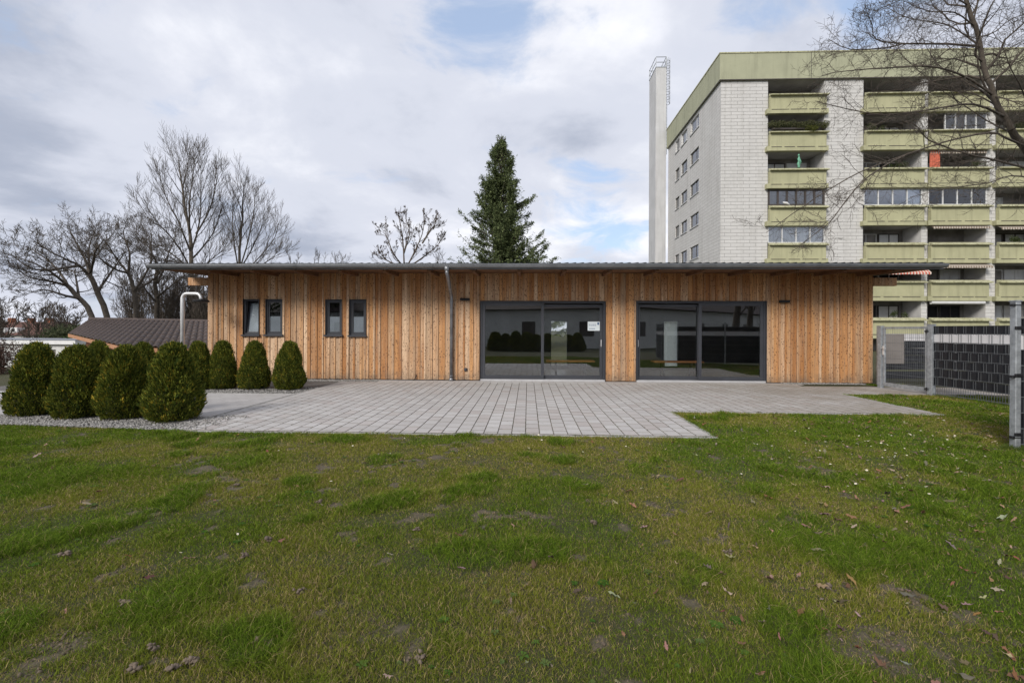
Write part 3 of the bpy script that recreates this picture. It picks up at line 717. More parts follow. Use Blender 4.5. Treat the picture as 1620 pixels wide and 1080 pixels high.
# ------------------------------------------------------------------ apartment tower
TY = 35.05; TX = atY(1140, 300, TY).x; TB = 48.0; ZTOP = atY(1140, 87, TY).z; ZBAND = atY(1140, 128, TY).z
tower = empty('apartment_tower', (0, TY, 0), 'tall apartment block with white block walls and green balcony bands behind the timber building', 'building')
fxx = lambda px: atY(px, 400, TY).x
c0z = atY(1260, 149.5, TY).z; STO = 2.8
bays = [(fxx(1214), fxx(1303.5)), (fxx(1365), fxx(1457.5)), (fxx(1467), fxx(1559.5)), (fxx(1574), fxx(1667))]
bays += [(bays[3][1]+.7, bays[3][1]+5.1)]
XE = bays[-1][1]+3.5
def tower_shell():
    w = MB(); edges = [TX]
    for a, b in bays: edges += [a, b]
    edges.append(XE); RD = 1.7
    # side wall with window holes
    cols_ = [(atX(1105.5, 250, TX).y-TY, atX(1092.3, 250, TX).y-TY), (atX(1087, 280, TX).y-TY, atX(1077.8, 280, TX).y-TY), (atX(1074.8, 290, TX).y-TY, atX(1068.6, 290, TX).y-TY)]
    zt = atX(1105.5, 230.5, TX).z; hs = []
    for k in range(-1, 6):
        for (a, b) in cols_: hs.append((a, b, zt-STO*k-1.12, zt-STO*k))
    grid_wall(w, 0.0, TB-TY, -.5, ZBAND+.2, hs, lambda a, b, z0, z1: w.box(TX, TX+.3, a, b, z0, z1))
    for i in range(0, len(edges), 2): w.box(edges[i]+(.302 if i == 0 else 0), edges[i+1], 0, RD, -.5, ZBAND+.2)
    w.box(TX+.302, XE, RD+.3, TB-TY, -.5, ZBAND+.1)
    w.build('wall', M['slab'], tower)
    for (a, b, z0, z1) in hs:
        top = z1 > zt+.5
        r = empty('window', (0, 0, 0), parent=tower); f = MB(); t = .07; x0, x1 = TX+.10, TX+.16
        f.box(x0, x1, a, a+t, z0, z1); f.box(x0, x1, b-t, b, z0, z1); f.box(x0, x1, a+t, b-t, z0, z0+t); f.box(x0, x1, a+t, b-t, z1-t, z1)
        if b-a > 1.2: f.box(x0, x1, a+(b-a)*.36, a+(b-a)*.36+t, z0+t, z1-t)
        f.build('frame', M['frame_b'] if not top else M['frame_w'], r)
        g = MB(); g.box(x0+.02, x0+.03, a+t, b-t, z0+t, z1-t); g.build('pane', M['glazing'], r)
        c = MB(); c.box(x0+.1, x0+.12, a, b, z0 if top or random.random() < .15 else z0+(z1-z0)*random.choice((.45, .7, .8)), z1); c.build('blind_or_dark_sheet', M['curtain'], r)
        s = MB(); s.box(TX-.07, TX+.09, a-.06, b+.06, z0-.07, z0); s.build('sill', M['conc'], r)
    # recess surfaces
    bk = MB()
    for bi, (a, b) in enumerate(bays):
        for k in range(0, 8):
            ct = c0z-STO*k; fl = ct-1.55+.0
            zc = ct+1.25 if k else ZBAND+.02           # ceiling level of this opening
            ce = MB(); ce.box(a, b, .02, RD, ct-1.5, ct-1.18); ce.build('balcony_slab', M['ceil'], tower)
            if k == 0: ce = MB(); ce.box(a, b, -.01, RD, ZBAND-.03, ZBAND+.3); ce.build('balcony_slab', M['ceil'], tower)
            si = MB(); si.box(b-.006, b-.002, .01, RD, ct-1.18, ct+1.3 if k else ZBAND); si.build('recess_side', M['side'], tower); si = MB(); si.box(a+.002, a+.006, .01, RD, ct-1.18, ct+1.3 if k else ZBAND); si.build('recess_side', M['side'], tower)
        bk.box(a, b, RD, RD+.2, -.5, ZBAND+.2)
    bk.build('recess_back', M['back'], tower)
    # green roof fascia
    g = MB(); o = .14
    g.box(TX-o, XE+o, -o, TB-TY+o, ZBAND, ZTOP); g.build('roof_fascia', M['green2'], tower)
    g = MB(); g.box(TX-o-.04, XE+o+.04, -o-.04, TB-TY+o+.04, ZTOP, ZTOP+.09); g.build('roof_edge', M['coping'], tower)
    g = MB()
    for a in np.arange(TX+6.6, XE, 6.6): g.box(a, a+.03, -o-.006, -o, ZBAND+.02, ZTOP)
    g.box(TX-o-.01, XE, -o-.02, -o, ZBAND-.05, ZBAND+.02); g.box(TX-o-.02, TX-o, -o, TB-TY, ZBAND-.05, ZBAND+.02); g.build('fascia_joints', M['frame_b'], tower)
tower_shell()
def balcony(bi, k):
    a, b = bays[bi]; ct = c0z-STO*k; r = empty('balcony', (0, 0, 0), parent=tower)
    P = -.28
    g = MB(); g.box(a+.03, b-.02, P, P+.12, ct-1.2, ct-.24); g.box(a+.03, a+.13, P+.12, .0, ct-1.2, ct-.24); g.box(b-.12, b-.02, P+.12, .0, ct-1.2, ct-.24); g.build('panel', M['green'], r)
    g = MB(); g.box(a-.22, b+.10, P-.06, .0, ct-1.56, ct-1.215)
    g.build('slab_edge', M['green'], r)
    g = MB(); x = a+.1
    while x < b-.2: l = random.uniform(.7, 1.3); g.box(x, min(x+l, b-.06), P-.072, P-.06, ct-1.30, ct-1.255); x += l+random.uniform(.1, .25)
    g.build('drip_groove', M['frame_b'], r)
    g = MB(); y0, y1 = P-.22, P+.16
    g.add([(a-.0, y0, ct-.17), (b+.1, y0, ct-.17), (b+.1, y1, ct), (a, y1, ct), (a, y0, ct-.24), (b+.1, y0, ct-.24), (b+.1, y1, ct-.24), (a, y1, ct-.24)], [(0,1,2,3),(7,6,5,4),(0,4,5,1),(1,5,6,2),(2,6,7,3),(3,7,4,0)])
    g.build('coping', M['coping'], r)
    # door and window in the recess back wall
    if (bi, k) not in glazed:
        zt = ct+1.0 if k else ct+.85
        for (p, q, z0) in ((.12, .52, -1.1), (.55, .92, -.3)):
            if random.random() < .15: continue
            x0, x1 = a+(b-a)*p, a+(b-a)*q; f = MB(); t = .07; y = 1.62; z0 = ct+z0
            f.box(x0, x0+t, y, y+.08, z0, zt); f.box(x1-t, x1, y, y+.08, z0, zt); f.box(x0+t, x1-t, y, y+.08, zt-t, zt); f.box((x0+x1)/2, (x0+x1)/2+t, y, y+.08, z0, zt-t)
            f.build('recess_window', M['frame_w'] if random.random() < .35 else M['frame_b'], r)
            g = MB(); g.box(x0+t, x1-t, y+.03, y+.04, z0, zt-t)
            g.build('recess_curtain', random.choice((M['shade_gap'], M['shade_gap'], M['back'], M['curtain'], M['curtain'], M['side'])), r)
    return r
glazed = {(0, 3): 'dark', (0, 4): 'white', (1, 3): 'sliding', (2, 3): 'white', (2, 1): 'part'}
for bi in range(len(bays)):
    for k in range(7): balcony(bi, k)
def glazing(bi, k, kind):
    a, b = bays[bi]; ct = c0z-STO*k; z0, z1 = ct+.0, ct+1.24; r = empty('balcony_glazing', (0, 0, 0), parent=tower); y = -.06
    fm = M['frame_b'] if kind == 'dark' else M['frame_w']; n = {'dark': 6, 'white': 4, 'sliding': 4, 'part': 4}[kind]
    if kind == 'part': a = a+(b-a)*.28
    t = .06 if kind != 'dark' else .13; f = MB()
    f.box(a, b, y, y+.08, z0, z0+t); f.box(a, b, y, y+.08, z1-t, z1)
    for i in range(n+1): x = a+(b-a-t)*i/n; f.box(x, x+t, y-.004, y+.084, z0, z1)
    f.build('frame', fm, r)
    g = MB(); g.box(a+t, b-t, y+.04, y+.05, z0+t, z1-t); g.build('pane', M['glazing'], r)
    if kind in ('white',):
        c = MB(); xs = np.arange(a, b, .06); vs = []
        for x in xs: vs += [(x, y+.2+.02*math.sin(x*23), z0), (x, y+.2+.02*math.sin(x*23), z1)]
        c.add(vs, [(2*i, 2*i+2, 2*i+3, 2*i+1) for i in range(len(xs)-1)]); c.build('curtain', M['curtain'], r)
    if kind == 'sliding': c = MB(); c.box(a+(b-a)*.76, b, y+.2, y+.22, z0, z1); c.build('curtain', M['curtain'], r)
for (bi, k), kind in glazed.items(): glazing(bi, k, kind)
def awning(bi, k, m, drop=.3, out=.5, full=False):
    a, b = bays[bi]; ct = c0z-STO*k; z1 = ct+1.23; g = MB(); y1 = -.02; x0, x1 = a+.05, b-.05; z2 = z1-drop
    yo = y1-out
    g.add([(x0, y1, z1), (x1, y1, z1), (x1, yo, z2), (x0, yo, z2), (x0, y1, z1-.02), (x1, y1, z1-.02), (x1, yo, z2-.02), (x0, yo, z2-.02)], [(0,1,2,3),(7,6,5,4),(0,4,5,1),(1,5,6,2),(3,2,6,7),(3,7,4,0)])
    n = 16; vs = []                    # scalloped valance
    for i in range(n*4+1): x = x0+(x1-x0)*i/(n*4); vs += [(x, yo-.005, z2-.01), (x, yo-.005, z2-.12-.05*abs(math.sin(math.pi*i/4)))]
    g.add(vs, [(2*i, 2*i+1, 2*i+3, 2*i+2) for i in range(n*4)]); g.build('awning', m, tower)
awning(1, 5, M['awn_r'], .75, .9); awning(2, 2, M['awn_b'], .08, .1); awning(2, 4, M['awn_b'], .12, .4); awning(2, 5, M['awn_b'], .25, .6); awning(3, 4, M['awn_b'], .2, .4)
aw = MB(); a, b = bays[2]; aw.tube([(a+.1, -.2, c0z-STO*6+1.12), (b-.3, -.2, c0z-STO*6+1.12)], .13, 10); aw.build('rolled_awning', M['frame_w'], tower)
aw = MB(); a, b = bays[1]; aw.tube([(a+.1, -.12, c0z-STO*1+1.14), (b-.3, -.12, c0z-STO*1+1.14)], .08, 10); aw.build('rolled_awning', M['frame_b'], tower)
def leafcloud(name, centers, rad, n, size, c0, c1, parent, squash=1.0, mt='leaf', up_=0.3):
    """n small leaf faces scattered in blobs around the centres"""
    C = np.array(centers, float); idx = rng.integers(0, len(C), n); rr = np.array(rad)[idx] if hasattr(rad, '__len__') else rad
    d = rng.normal(0, 1, (n, 3)); d /= np.linalg.norm(d, axis=1)[:, None]; u = rng.random(n)**.45
    P = C[idx]+d*(u*rr)[:, None]*np.array([1, 1, squash])
    return leaves(name, P, d, n, size, c0, c1, parent, mt)
def leaves(name, P, d, n, size, c0, c1, parent, mt='leaf', asp=.45, tdark=None):
    t = rng.normal(0, 1, (n, 3)) + d*.8; t /= np.linalg.norm(t, axis=1)[:, None]
    s = np.cross(t, rng.normal(0, 1, (n, 3))); s /= np.linalg.norm(s, axis=1)[:, None]
    L_ = rng.uniform(.6, 1.3, n)[:, None]*size; V = np.stack([P-s*L_*asp*.5, P+s*L_*asp*.5, P+t*L_], 1)
    f = rng.random(n)[:, None]; T = np.array(c0)*(1-f)+np.array(c1)*f
    return npmesh(name, V.reshape(-1, 3), np.arange(3*n).reshape(-1, 3), M[mt], np.repeat(T, 3, 0), parent)
def tower_things():
    # things on the balconies
    def P(bi, k, f, y=-.3, dz=0): a, b = bays[bi]; return Vector((a+(b-a)*f, TY+y, c0z-STO*k+dz))
    p = P(0, 1, .5); r = empty('flower_box', p, 'overgrown planter of heather and greenery on the second balcony from the top', 'planter')
    b = MB(); w = (bays[0][1]-bays[0][0])/2-.15; b.box(-w, w, -.12, .12, 0, .12); b.build('box', M['frame_b'], r)
    leafcloud('plants', [(x, random.uniform(-.1, .05), .30+random.uniform(-.05, .14)) for x in np.linspace(-w, w, 14)], .34, 5500, .09, (.04, .06, .02), (.14, .13, .07), r, .8)
    leafcloud('trailing_plants', [(.9, -.25, -.05), (1.1, -.2, .05), (1.8, -.2, .2), (.6, -.2, .05)], .26, 900, .09, (.06, .07, .02), (.15, .16, .04), r, .8)
    p = P(0, 2, .52, -.2); r = empty('garden_statue', p, 'slim green figure ornament standing on the third balcony rail from the top', 'ornament')
    b = MB(); b.tube([(0, 0, 0), (.02, 0, .12), (-.03, 0, .3), (.02, 0, .5), (0, 0, .66), (.03, 0, .78), (.0, 0, .86)], [.10, .07, .09, .06, .11, .06, .02], 10); b.tube([(.08, 0, .66), (.16, 0, .45), (.12, 0, .25)], [.04, .035, .02], 8); b.tube([(0, 0, .84), (.0, 0, .92), (.02, 0, 1.02)], [.04, .08, .03], 10); b.build('figure', M['statue'], r, smooth=True)
    p = P(0, 3, .27, -.42); r = empty('bird_figure', p, 'white bird on the rail of the dark glazed balcony', 'bird'); b = MB(); b.tube([(-.22, 0, .18), (-.1, 0, .12), (.05, 0, .1), (.18, 0, .02), (.3, 0, -.04)], [.03, .07, .09, .05, .01], 8); b.build('body', M['bird'], r, smooth=True)
    p = P(2, 2, .01, -.12, 1.2); r = empty('orange_cloth', p, 'orange cloth hanging at the left edge of a balcony beneath a scalloped awning', 'towel')
    c = MB(); vs = []; n = 24; wd = (bays[2][1]-bays[2][0])*.17
    for i in range(n+1): x = wd*i/n; y = .03*math.sin(i*1.25); vs += [(x, y, 0), (x, y*1.4, -1.22)]
    c.add(vs, [(2*i, 2*i+1, 2*i+3, 2*i+2) for i in range(n)]); c.build('cloth', M['orange'], r)
    for (bi, k, f, lb) in ((1, 1, .2, 'low green balcony plants left of the white glazed balcony, second row'), (3, 1, .5, 'bushy dark plants on the far right balcony, second row'), (2, 2, .88, 'bare wiry plant on the balcony with the orange cloth'), (3, 3, .8, 'yellow green plant on the right balcony, fourth row'), (1, 6, .62, 'dark potted plants on the lowest balcony by the gate'), (3, 4, .4, 'thin twiggy plant on the far right balcony, fifth row'), (1, 2, .6, 'row of small potted plants on the balcony left of the orange cloth')):
        p = P(bi, k, f, -.05); r = empty('balcony_plant', p, lb, 'plant', 'potted plants on the tower balconies')
        b = MB(); b.tube([(0, 0, -.25), (0, 0, .0)], [.1, .14], 10); b.build('pot', M['frame_b'], r)
        leafcloud('foliage', [(random.uniform(-.6, .6), 0, .1+random.uniform(0, .25)) for _ in range(7)], .2, 700, .08, (.02, .035, .015), (.10, .12, .04), r)
tower_things()
def chimney():
    X0 = atY(1037, 300, TB+.3).x; X1 = atY(1053.5, 300, TB+.3).x; zt = atY(1045, 107, TB+.3).z
    r = empty('chimney_shaft', ((X0+X1)/2, TB+.3, 0), 'slender pale concrete chimney tower with railing on top beside the apartment block', 'chimney'); w = (X1-X0)/2
    b = MB(); b.box(-w, w, 0, 2.6, -3, zt); b.build('shaft', M['conc'], r); 
    e = MB(); e.box(-w-.03, w+.03, -.03, 2.63, zt, zt+.08); e.build('cap', M['galv'], r)
    q = MB(); t = .035
    for z in (.55, 1.1):
        for (a, c) in (((-w, 0), (w, 0)), ((w, 0), (w, 2.6)), ((w, 2.6), (-w, 2.6)), ((-w, 2.6), (-w, 0))): q.tube([(a[0], a[1], zt+z), (c[0], c[1], zt+z)], t, 6)
    for (x, y) in ((-w, 0), (w, 0), (-w, 2.6), (w, 2.6), (-w, 1.3), (w, 1.3)): q.tube([(x, y, zt), (x, y, zt+1.1)], t, 6)
    q.build('railing', M['galv'], r)
    l = MB(); lx = w+.12
    for y in (.2, .65): l.tube([(lx, y, zt-9), (lx, y, zt+1.1)], .03, 6)
    for z in np.arange(zt-9, zt+1, .35): l.tube([(lx, .2, z), (lx, .65, z)], .02, 5)
    l.build('ladder', M['galv'], r)
    c = MB()
    for z in np.arange(zt-3.6, zt+1.2, .55): c.tube([(lx, .1, z)]+[(lx+.38*math.sin(t)+.0, .42-.36*math.cos(t), z) for t in np.linspace(.2, 2.9, 8)]+[(lx, .75, z)], .022, 5, cap=False)
    for t in (.4, 1.1, 1.9, 2.7): c.tube([(lx+.38*math.sin(t), .42-.36*math.cos(t), zt-3.6), (lx+.38*math.sin(t), .42-.36*math.cos(t), zt+1.1)], .02, 5)
    c.build('safety_cage', M['galv'], r)
chimney()

# ------------------------------------------------------------------ bar fences, privacy strips, gate
def wires(b, L_, z0, z1, r=.0028, hor=True):
    n = int(round(L_/.05))
    for i in range(n+1): x = L_*i/n; b.box(x-r, x+r, -r, r, z0, z1)
    if hor:
        z = z0+.03
        while z <= z1: b.box(0, L_, -.017, -.010, z-r*1.5, z+r*1.5); b.box(0, L_, .010, .017, z-r*1.5, z+r*1.5); z += .2
def strips(root, L_, rows, z0, white, side=-1):
    n = int(round(L_/.05))
    for r in range(rows):
        z = z0+.03+.2*r; b = MB(); b.box(.0, L_, -side*.006-.001, -side*.006+.001, z+.006, z+.196)
        i = (r % 2)*2
        while i < n:
            a = max(0, (i-.38)*.05+.0); c = min(L_, (i+2.38)*.05-.05+.0)
            if c > a: b.box(a, c, side*.005-.001, side*.005+.001, z+.006, z+.196)
            i += 4
        b.build('privacy_strip', M['wstrip'] if r in white else M['strip'], root)
def fence(name, A, B, label, rows, z0=.05, ztop=1.66, white=(), posts=(True, True), side=-1, pz=1.86, group='bar fences with privacy strips', stripz=None, wr=.0028):
    A = Vector((*A, 0)); B = Vector((*B, 0)); d = B-A; L_ = d.length; ang = math.atan2(d.y, d.x)
    r = empty(name, A, label, 'fence', group, ang)
    n = max(1, round(L_/2.52)); seg = L_/n
    for i in range(n+1):
        if (i == 0 and not posts[0]) or (i == n and not posts[1]): continue
        p = MB(); x = seg*i; p.box(x-.03, x+.03, -.02, .04, -.1, pz, bev=.004); p.box(x-.034, x+.034, -.024, .044, pz, pz+.01)
        p.build('post', M['galv'], r)
        for z in (.2, .95, 1.55): c = MB(); c.box(x-.045, x+.045, -.045, -.02, z-.02, z+.02, bev=.004); c.build('clamp', M['dark'], r)
    b = MB(); wires(b, L_, z0, ztop, wr); b.build('bar_mesh', M['wire'], r)
    strips(r, L_, rows, stripz if stripz is not None else z0, white, side)
    return r
# geometry of the corner by the gate (metres, taken from the photograph)
GA = (9.30, 12.30); GB = (9.50, 11.05); FE = (9.78, 8.55)
f1 = fence('bar_fence', GB, FE, 'grey bar fence with black strips and white band beside the garden gate', 7, .02, 1.62, (5,), posts=(False, True), pz=1.64, stripz=.20)
NP = gnd(1607, 711); NP2 = Vector((NP.x, NP.y, 0))
def near_post(x, y, pz=1.87):
    p = MB(); return p
f2 = fence('bar_fence', (NP.x, NP.y), (NP.x+7.56, NP.y+.1), 'near bar fence with black strips, its post at the right lawn edge', 8, .04, 1.82, (6,), pz=1.86, stripz=.04)
# the stout corner post
cp = MB(); cp.box(-.034, .034, -.03, .05, -.1, 1.885, bev=.006); cp.box(-.04, .04, -.036, .056, 1.885, 1.9); o = cp.build('post', M['galv'], f2); o.location = (0, 0, 0)
for z in (.16, .93, 1.84):
    cl = MB(); cl.box(-.07, -.036, -.03, .02, z-.016, z+.016, bev=.004); cl.tube([(-.06, -.034, z), (.06, -.038, z)], .005, 6); cl.build('clamp', M['dark'], f2)
f3 = fence('bar_fence', (NP.x+.14, NP.y-.1), (NP.x+.9, 1.3), 'bar fence with strips running beside the lawn back past the viewer', 8, .04, 1.82, (6,), pz=1.86, posts=(False, True))
f4 = fence('bar_fence', (9.75, 13.0), (16.5, 13.6), 'farther bar fence with black strips and white band seen through the gate', 5, .10, 1.62, (4,), pz=1.64, stripz=.40, wr=.0012)
tp = MB(); tp.box(.15, .72, -.03, -.018, .60, 1.42); tp.build('taupe_board', M['taupe'], f4)
for z in (.10, .2): 
    tp = MB(); tp.box(0.1, 6.7, -.012, -.010, .18, .385); tp.build('privacy_strip', M['strip'], f4); break
def gate():
    A = Vector((*GA, 0)); B = Vector((*GB, 0)); d = B-A; L_ = d.length; r = empty('garden_gate', A, 'galvanised garden gate of wire mesh at the right end of the building', 'gate', None, math.atan2(d.y, d.x))
    for x, w, h in ((-.02, .05, 1.63), (L_+.0, .055, 1.66)):
        p = MB(); p.box(x-w, x+w, -w, w, -.1, h, bev=.004); p.box(x-w-.004, x+w+.004, -w-.004, w+.004, h, h+.012); p.build('post', M['galv'], r)
    f = MB(); a, b = .06, L_-.09; z0, z1 = .07, 1.60
    f.box(a, a+.045, -.022, .022, z0, z1, bev=.003); f.box(b-.045, b, -.022, .022, z0, z1, bev=.003); f.box(a+.045, b-.045, -.022, .022, z0, z0+.10, bev=.003); f.box(a+.045, b-.045, -.022, .022, z1-.04, z1, bev=.003)
    f.build('gate_frame', M['galv'], r)
    m = MB(); mm = MB(); wires(mm, b-a-.09, z0+.10, z1-.04, .0015); m.v = [(x+a+.045, y, z) for x, y, z in mm.v]; m.f = mm.f; m.c = mm.c; m.m = mm.m; m.build('gate_mesh', M['wire'], r)
    h = MB(); h.box(a-.0, a+.05, -.05, -.022, .88, 1.12, bev=.004); h.tube([(a+.025, -.05, 1.06), (a+.025, -.09, 1.06), (a+.14, -.09, 1.06)], .011, 8); h.build('handle', M['steel'], r)
    for z in (.14, 1.5): h = MB(); h.tube([(b+.03, -.05, z-.04), (b+.03, -.05, z+.04)], .018, 8); h.box(b-.03, b+.08, -.055, -.045, z-.02, z+.02); h.build('hinge', M['dark'], r)
    t = MB(); n = 20
    t.box(a, b, -.02, .02, z1, z1+.015); t.build('top_rail', M['galv'], r)
gate()

# ------------------------------------------------------------------ conifers in the gravel beds
def shrub_mesh(seed, n=30000, h=1.25, w=.44):
    g = np.random.default_rng(seed); root = None
    def prof(t): return np.interp(t, [0, .08, .2, .35, .55, .75, .88, .96, 1.0], [.82, .93, 1.0, .95, .82, .65, .49, .35, .11])
    t = g.random(n)**.9; a = g.uniform(0, 2*math.pi, n)
    ax, ay = np.cos(a)*1.7+seed*3, np.sin(a)*1.7; lump = fbm(ax+t*2.2, ay+t*3.1, seed, 4); r = prof(t)*w*(.94+.55*(lump-.5))
    dep = g.random(n)**1.6*.10; r = np.maximum(r-dep, .01)+g.normal(0, .016, n)
    z = .02+t*h*.93; P = np.stack([r*np.cos(a), r*np.sin(a), z], 1)
    dirn = np.stack([np.cos(a)*.75, np.sin(a)*.75, np.full(n, .85)+t*.6], 1)
    d = dirn+g.normal(0, .35, (n, 3)); d /= np.linalg.norm(d, axis=1)[:, None]
    s = np.cross(d, g.normal(0, 1, (n, 3))); s /= np.linalg.norm(s, axis=1)[:, None]
    L_ = g.uniform(.022, .050, n)[:, None]*np.where(g.random((n, 1)) < .05, 1.8, 1); wd = L_*g.uniform(.2, .36, n)[:, None]
    V = np.stack([P-s*wd*.3, P+s*wd*.3, P+d*L_*.6+s*wd*.6, P+d*L_, P+d*L_*.6-s*wd*.6], 1)
    Fc = np.arange(5*n).reshape(-1, 5)
    k = g.random(n)[:, None]; br = (fbm(a*3+9, t*7, seed+7, 3))[:, None]
    k = k**1.5; base = np.array([.026, .050, .008])*(1-k)+np.array([.235, .25, .035])*k
    old = (g.random(n) < .05+.22*(br[:, 0] > .60))[:, None]; T = np.where(old, base*np.array([1.8, 1.2, 1.0]), base)*(.55+.9*br)
    return V.reshape(-1, 3), Fc, np.repeat(T, 5, 0), prof
shr_var = []
def make_shrub(i):
    V, Fc, T, prof = shrub_mesh(20+i*5)
    r = empty('conifer_shrub', (0, 0, 0)); npmesh('foliage', V, Fc, M['leaf'], T, r)
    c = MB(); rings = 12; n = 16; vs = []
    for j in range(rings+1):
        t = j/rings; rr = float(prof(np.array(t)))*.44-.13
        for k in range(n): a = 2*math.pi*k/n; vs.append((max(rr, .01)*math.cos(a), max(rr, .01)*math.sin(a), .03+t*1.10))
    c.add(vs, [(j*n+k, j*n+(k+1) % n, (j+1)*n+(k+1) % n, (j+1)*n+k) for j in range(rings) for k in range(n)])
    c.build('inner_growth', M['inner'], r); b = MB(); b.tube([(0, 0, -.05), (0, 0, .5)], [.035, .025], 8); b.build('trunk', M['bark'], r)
    return r
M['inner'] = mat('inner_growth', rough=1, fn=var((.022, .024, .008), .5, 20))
protos = [make_shrub(i) for i in range(3)]; used = [False]*3
shrubs = [  # px, base py, top py, width px, label
    (58, 664, 542, 87, 'leftmost shrub of the front row, rounded olive green conifer beside the lawn edge'),
    (123, 668, 546, 88, 'second conifer shrub from the left in the front row, flat topped'),
    (199, 669, 546, 88, 'third conifer shrub from the left in the front row'),
    (274, 673, 541, 98, 'largest conifer shrub, right end of the front row next to the paving'),
    (155, 628, 541, 56, 'rear conifer shrub peeking between the second and third front shrubs'),
    (226, 626, 543, 56, 'rear conifer shrub peeking out left of the largest front shrub'),
    (313, 624, 541, 56, 'rear conifer shrub half hidden behind the largest one, below the shower'),
    (352, 623, 540, 53, 'third conifer shrub from the right in the rear row, before the wall corner'),
    (402, 623, 541, 56, 'conifer shrub below the tilted window, second from right in the rear row'),
    (458, 624, 541, 57, 'rightmost conifer shrub of the rear row, standing free against the timber wall')]
SHR = []
for i, (px, pb, pt, w, lb) in enumerate(shrubs):
    k = (i*2+1) % 3
    o = protos[k] if not used[k] else copy_tree(protos[k]); used[k] = True
    p = gnd(px, pb-4); D = (p-Vector((0, 0, 0))).dot(fw); hgt = (pb-pt)/F*D
    p = gnd(px, pb-8); o.location = (p.x, p.y, 0); s = w/F*p.dot(fw)/1.06; o.scale = (s, s, (hgt-.01)/1.25); o.rotation_euler.z = random.uniform(0, 6.28)
    tag(o, lb, 'shrub', 'conifer shrubs in the gravel beds'); SHR.append((p.x, p.y))

# ------------------------------------------------------------------ lawn: blades, leaves, daisies
def outside(x, y):
    return ~(zone_paving(x, y) | zone_gravel(x, y) | ((y > D0-.02) & (x > WX0-.3) & (x < WX1+.3)))
def bald(x, y):
    """0..1: 1 where the soil is bare"""
    n = fbm(x*1.3+4, y*1.3+11, 5, 4); m = fbm(x*5.5, y*5.5, 17, 3)
    f = fbm(x*14, y*14, 23, 3)
    b = np.clip((n-.655)/.07, 0, 1)*np.clip((m-.46)/.10, 0, 1)*np.clip((f-.36)/.15, 0, 1)
    b = np.maximum(b, np.clip((m-.695)/.05, 0, 1)*np.clip((f-.4)/.12, 0, 1)*.9)
    r = np.clip((x-2.5)/4, 0, 1)*np.clip((m-.52)/.08, 0, 1)*np.clip((fbm(x*.9, y*.9, 31, 3)-.44)/.1, 0, 1)*np.clip((f-.38)/.12, 0, 1)
    def blob(cx, cy, s): return np.exp(-((x-cx)**2+((y-cy)*1.4)**2)/(s*s))
    c = gnd(1440, 1040); e = gnd(95, 1035); q = blob(c.x, c.y, .34)+blob(e.x, e.y, .30)
    return np.clip(np.maximum(np.maximum(b, r*.8), np.clip(q*1.5*np.clip((f-.30)/.2, 0, 1)*(m+.3)-.25, 0, 1)), 0, 1)*.85
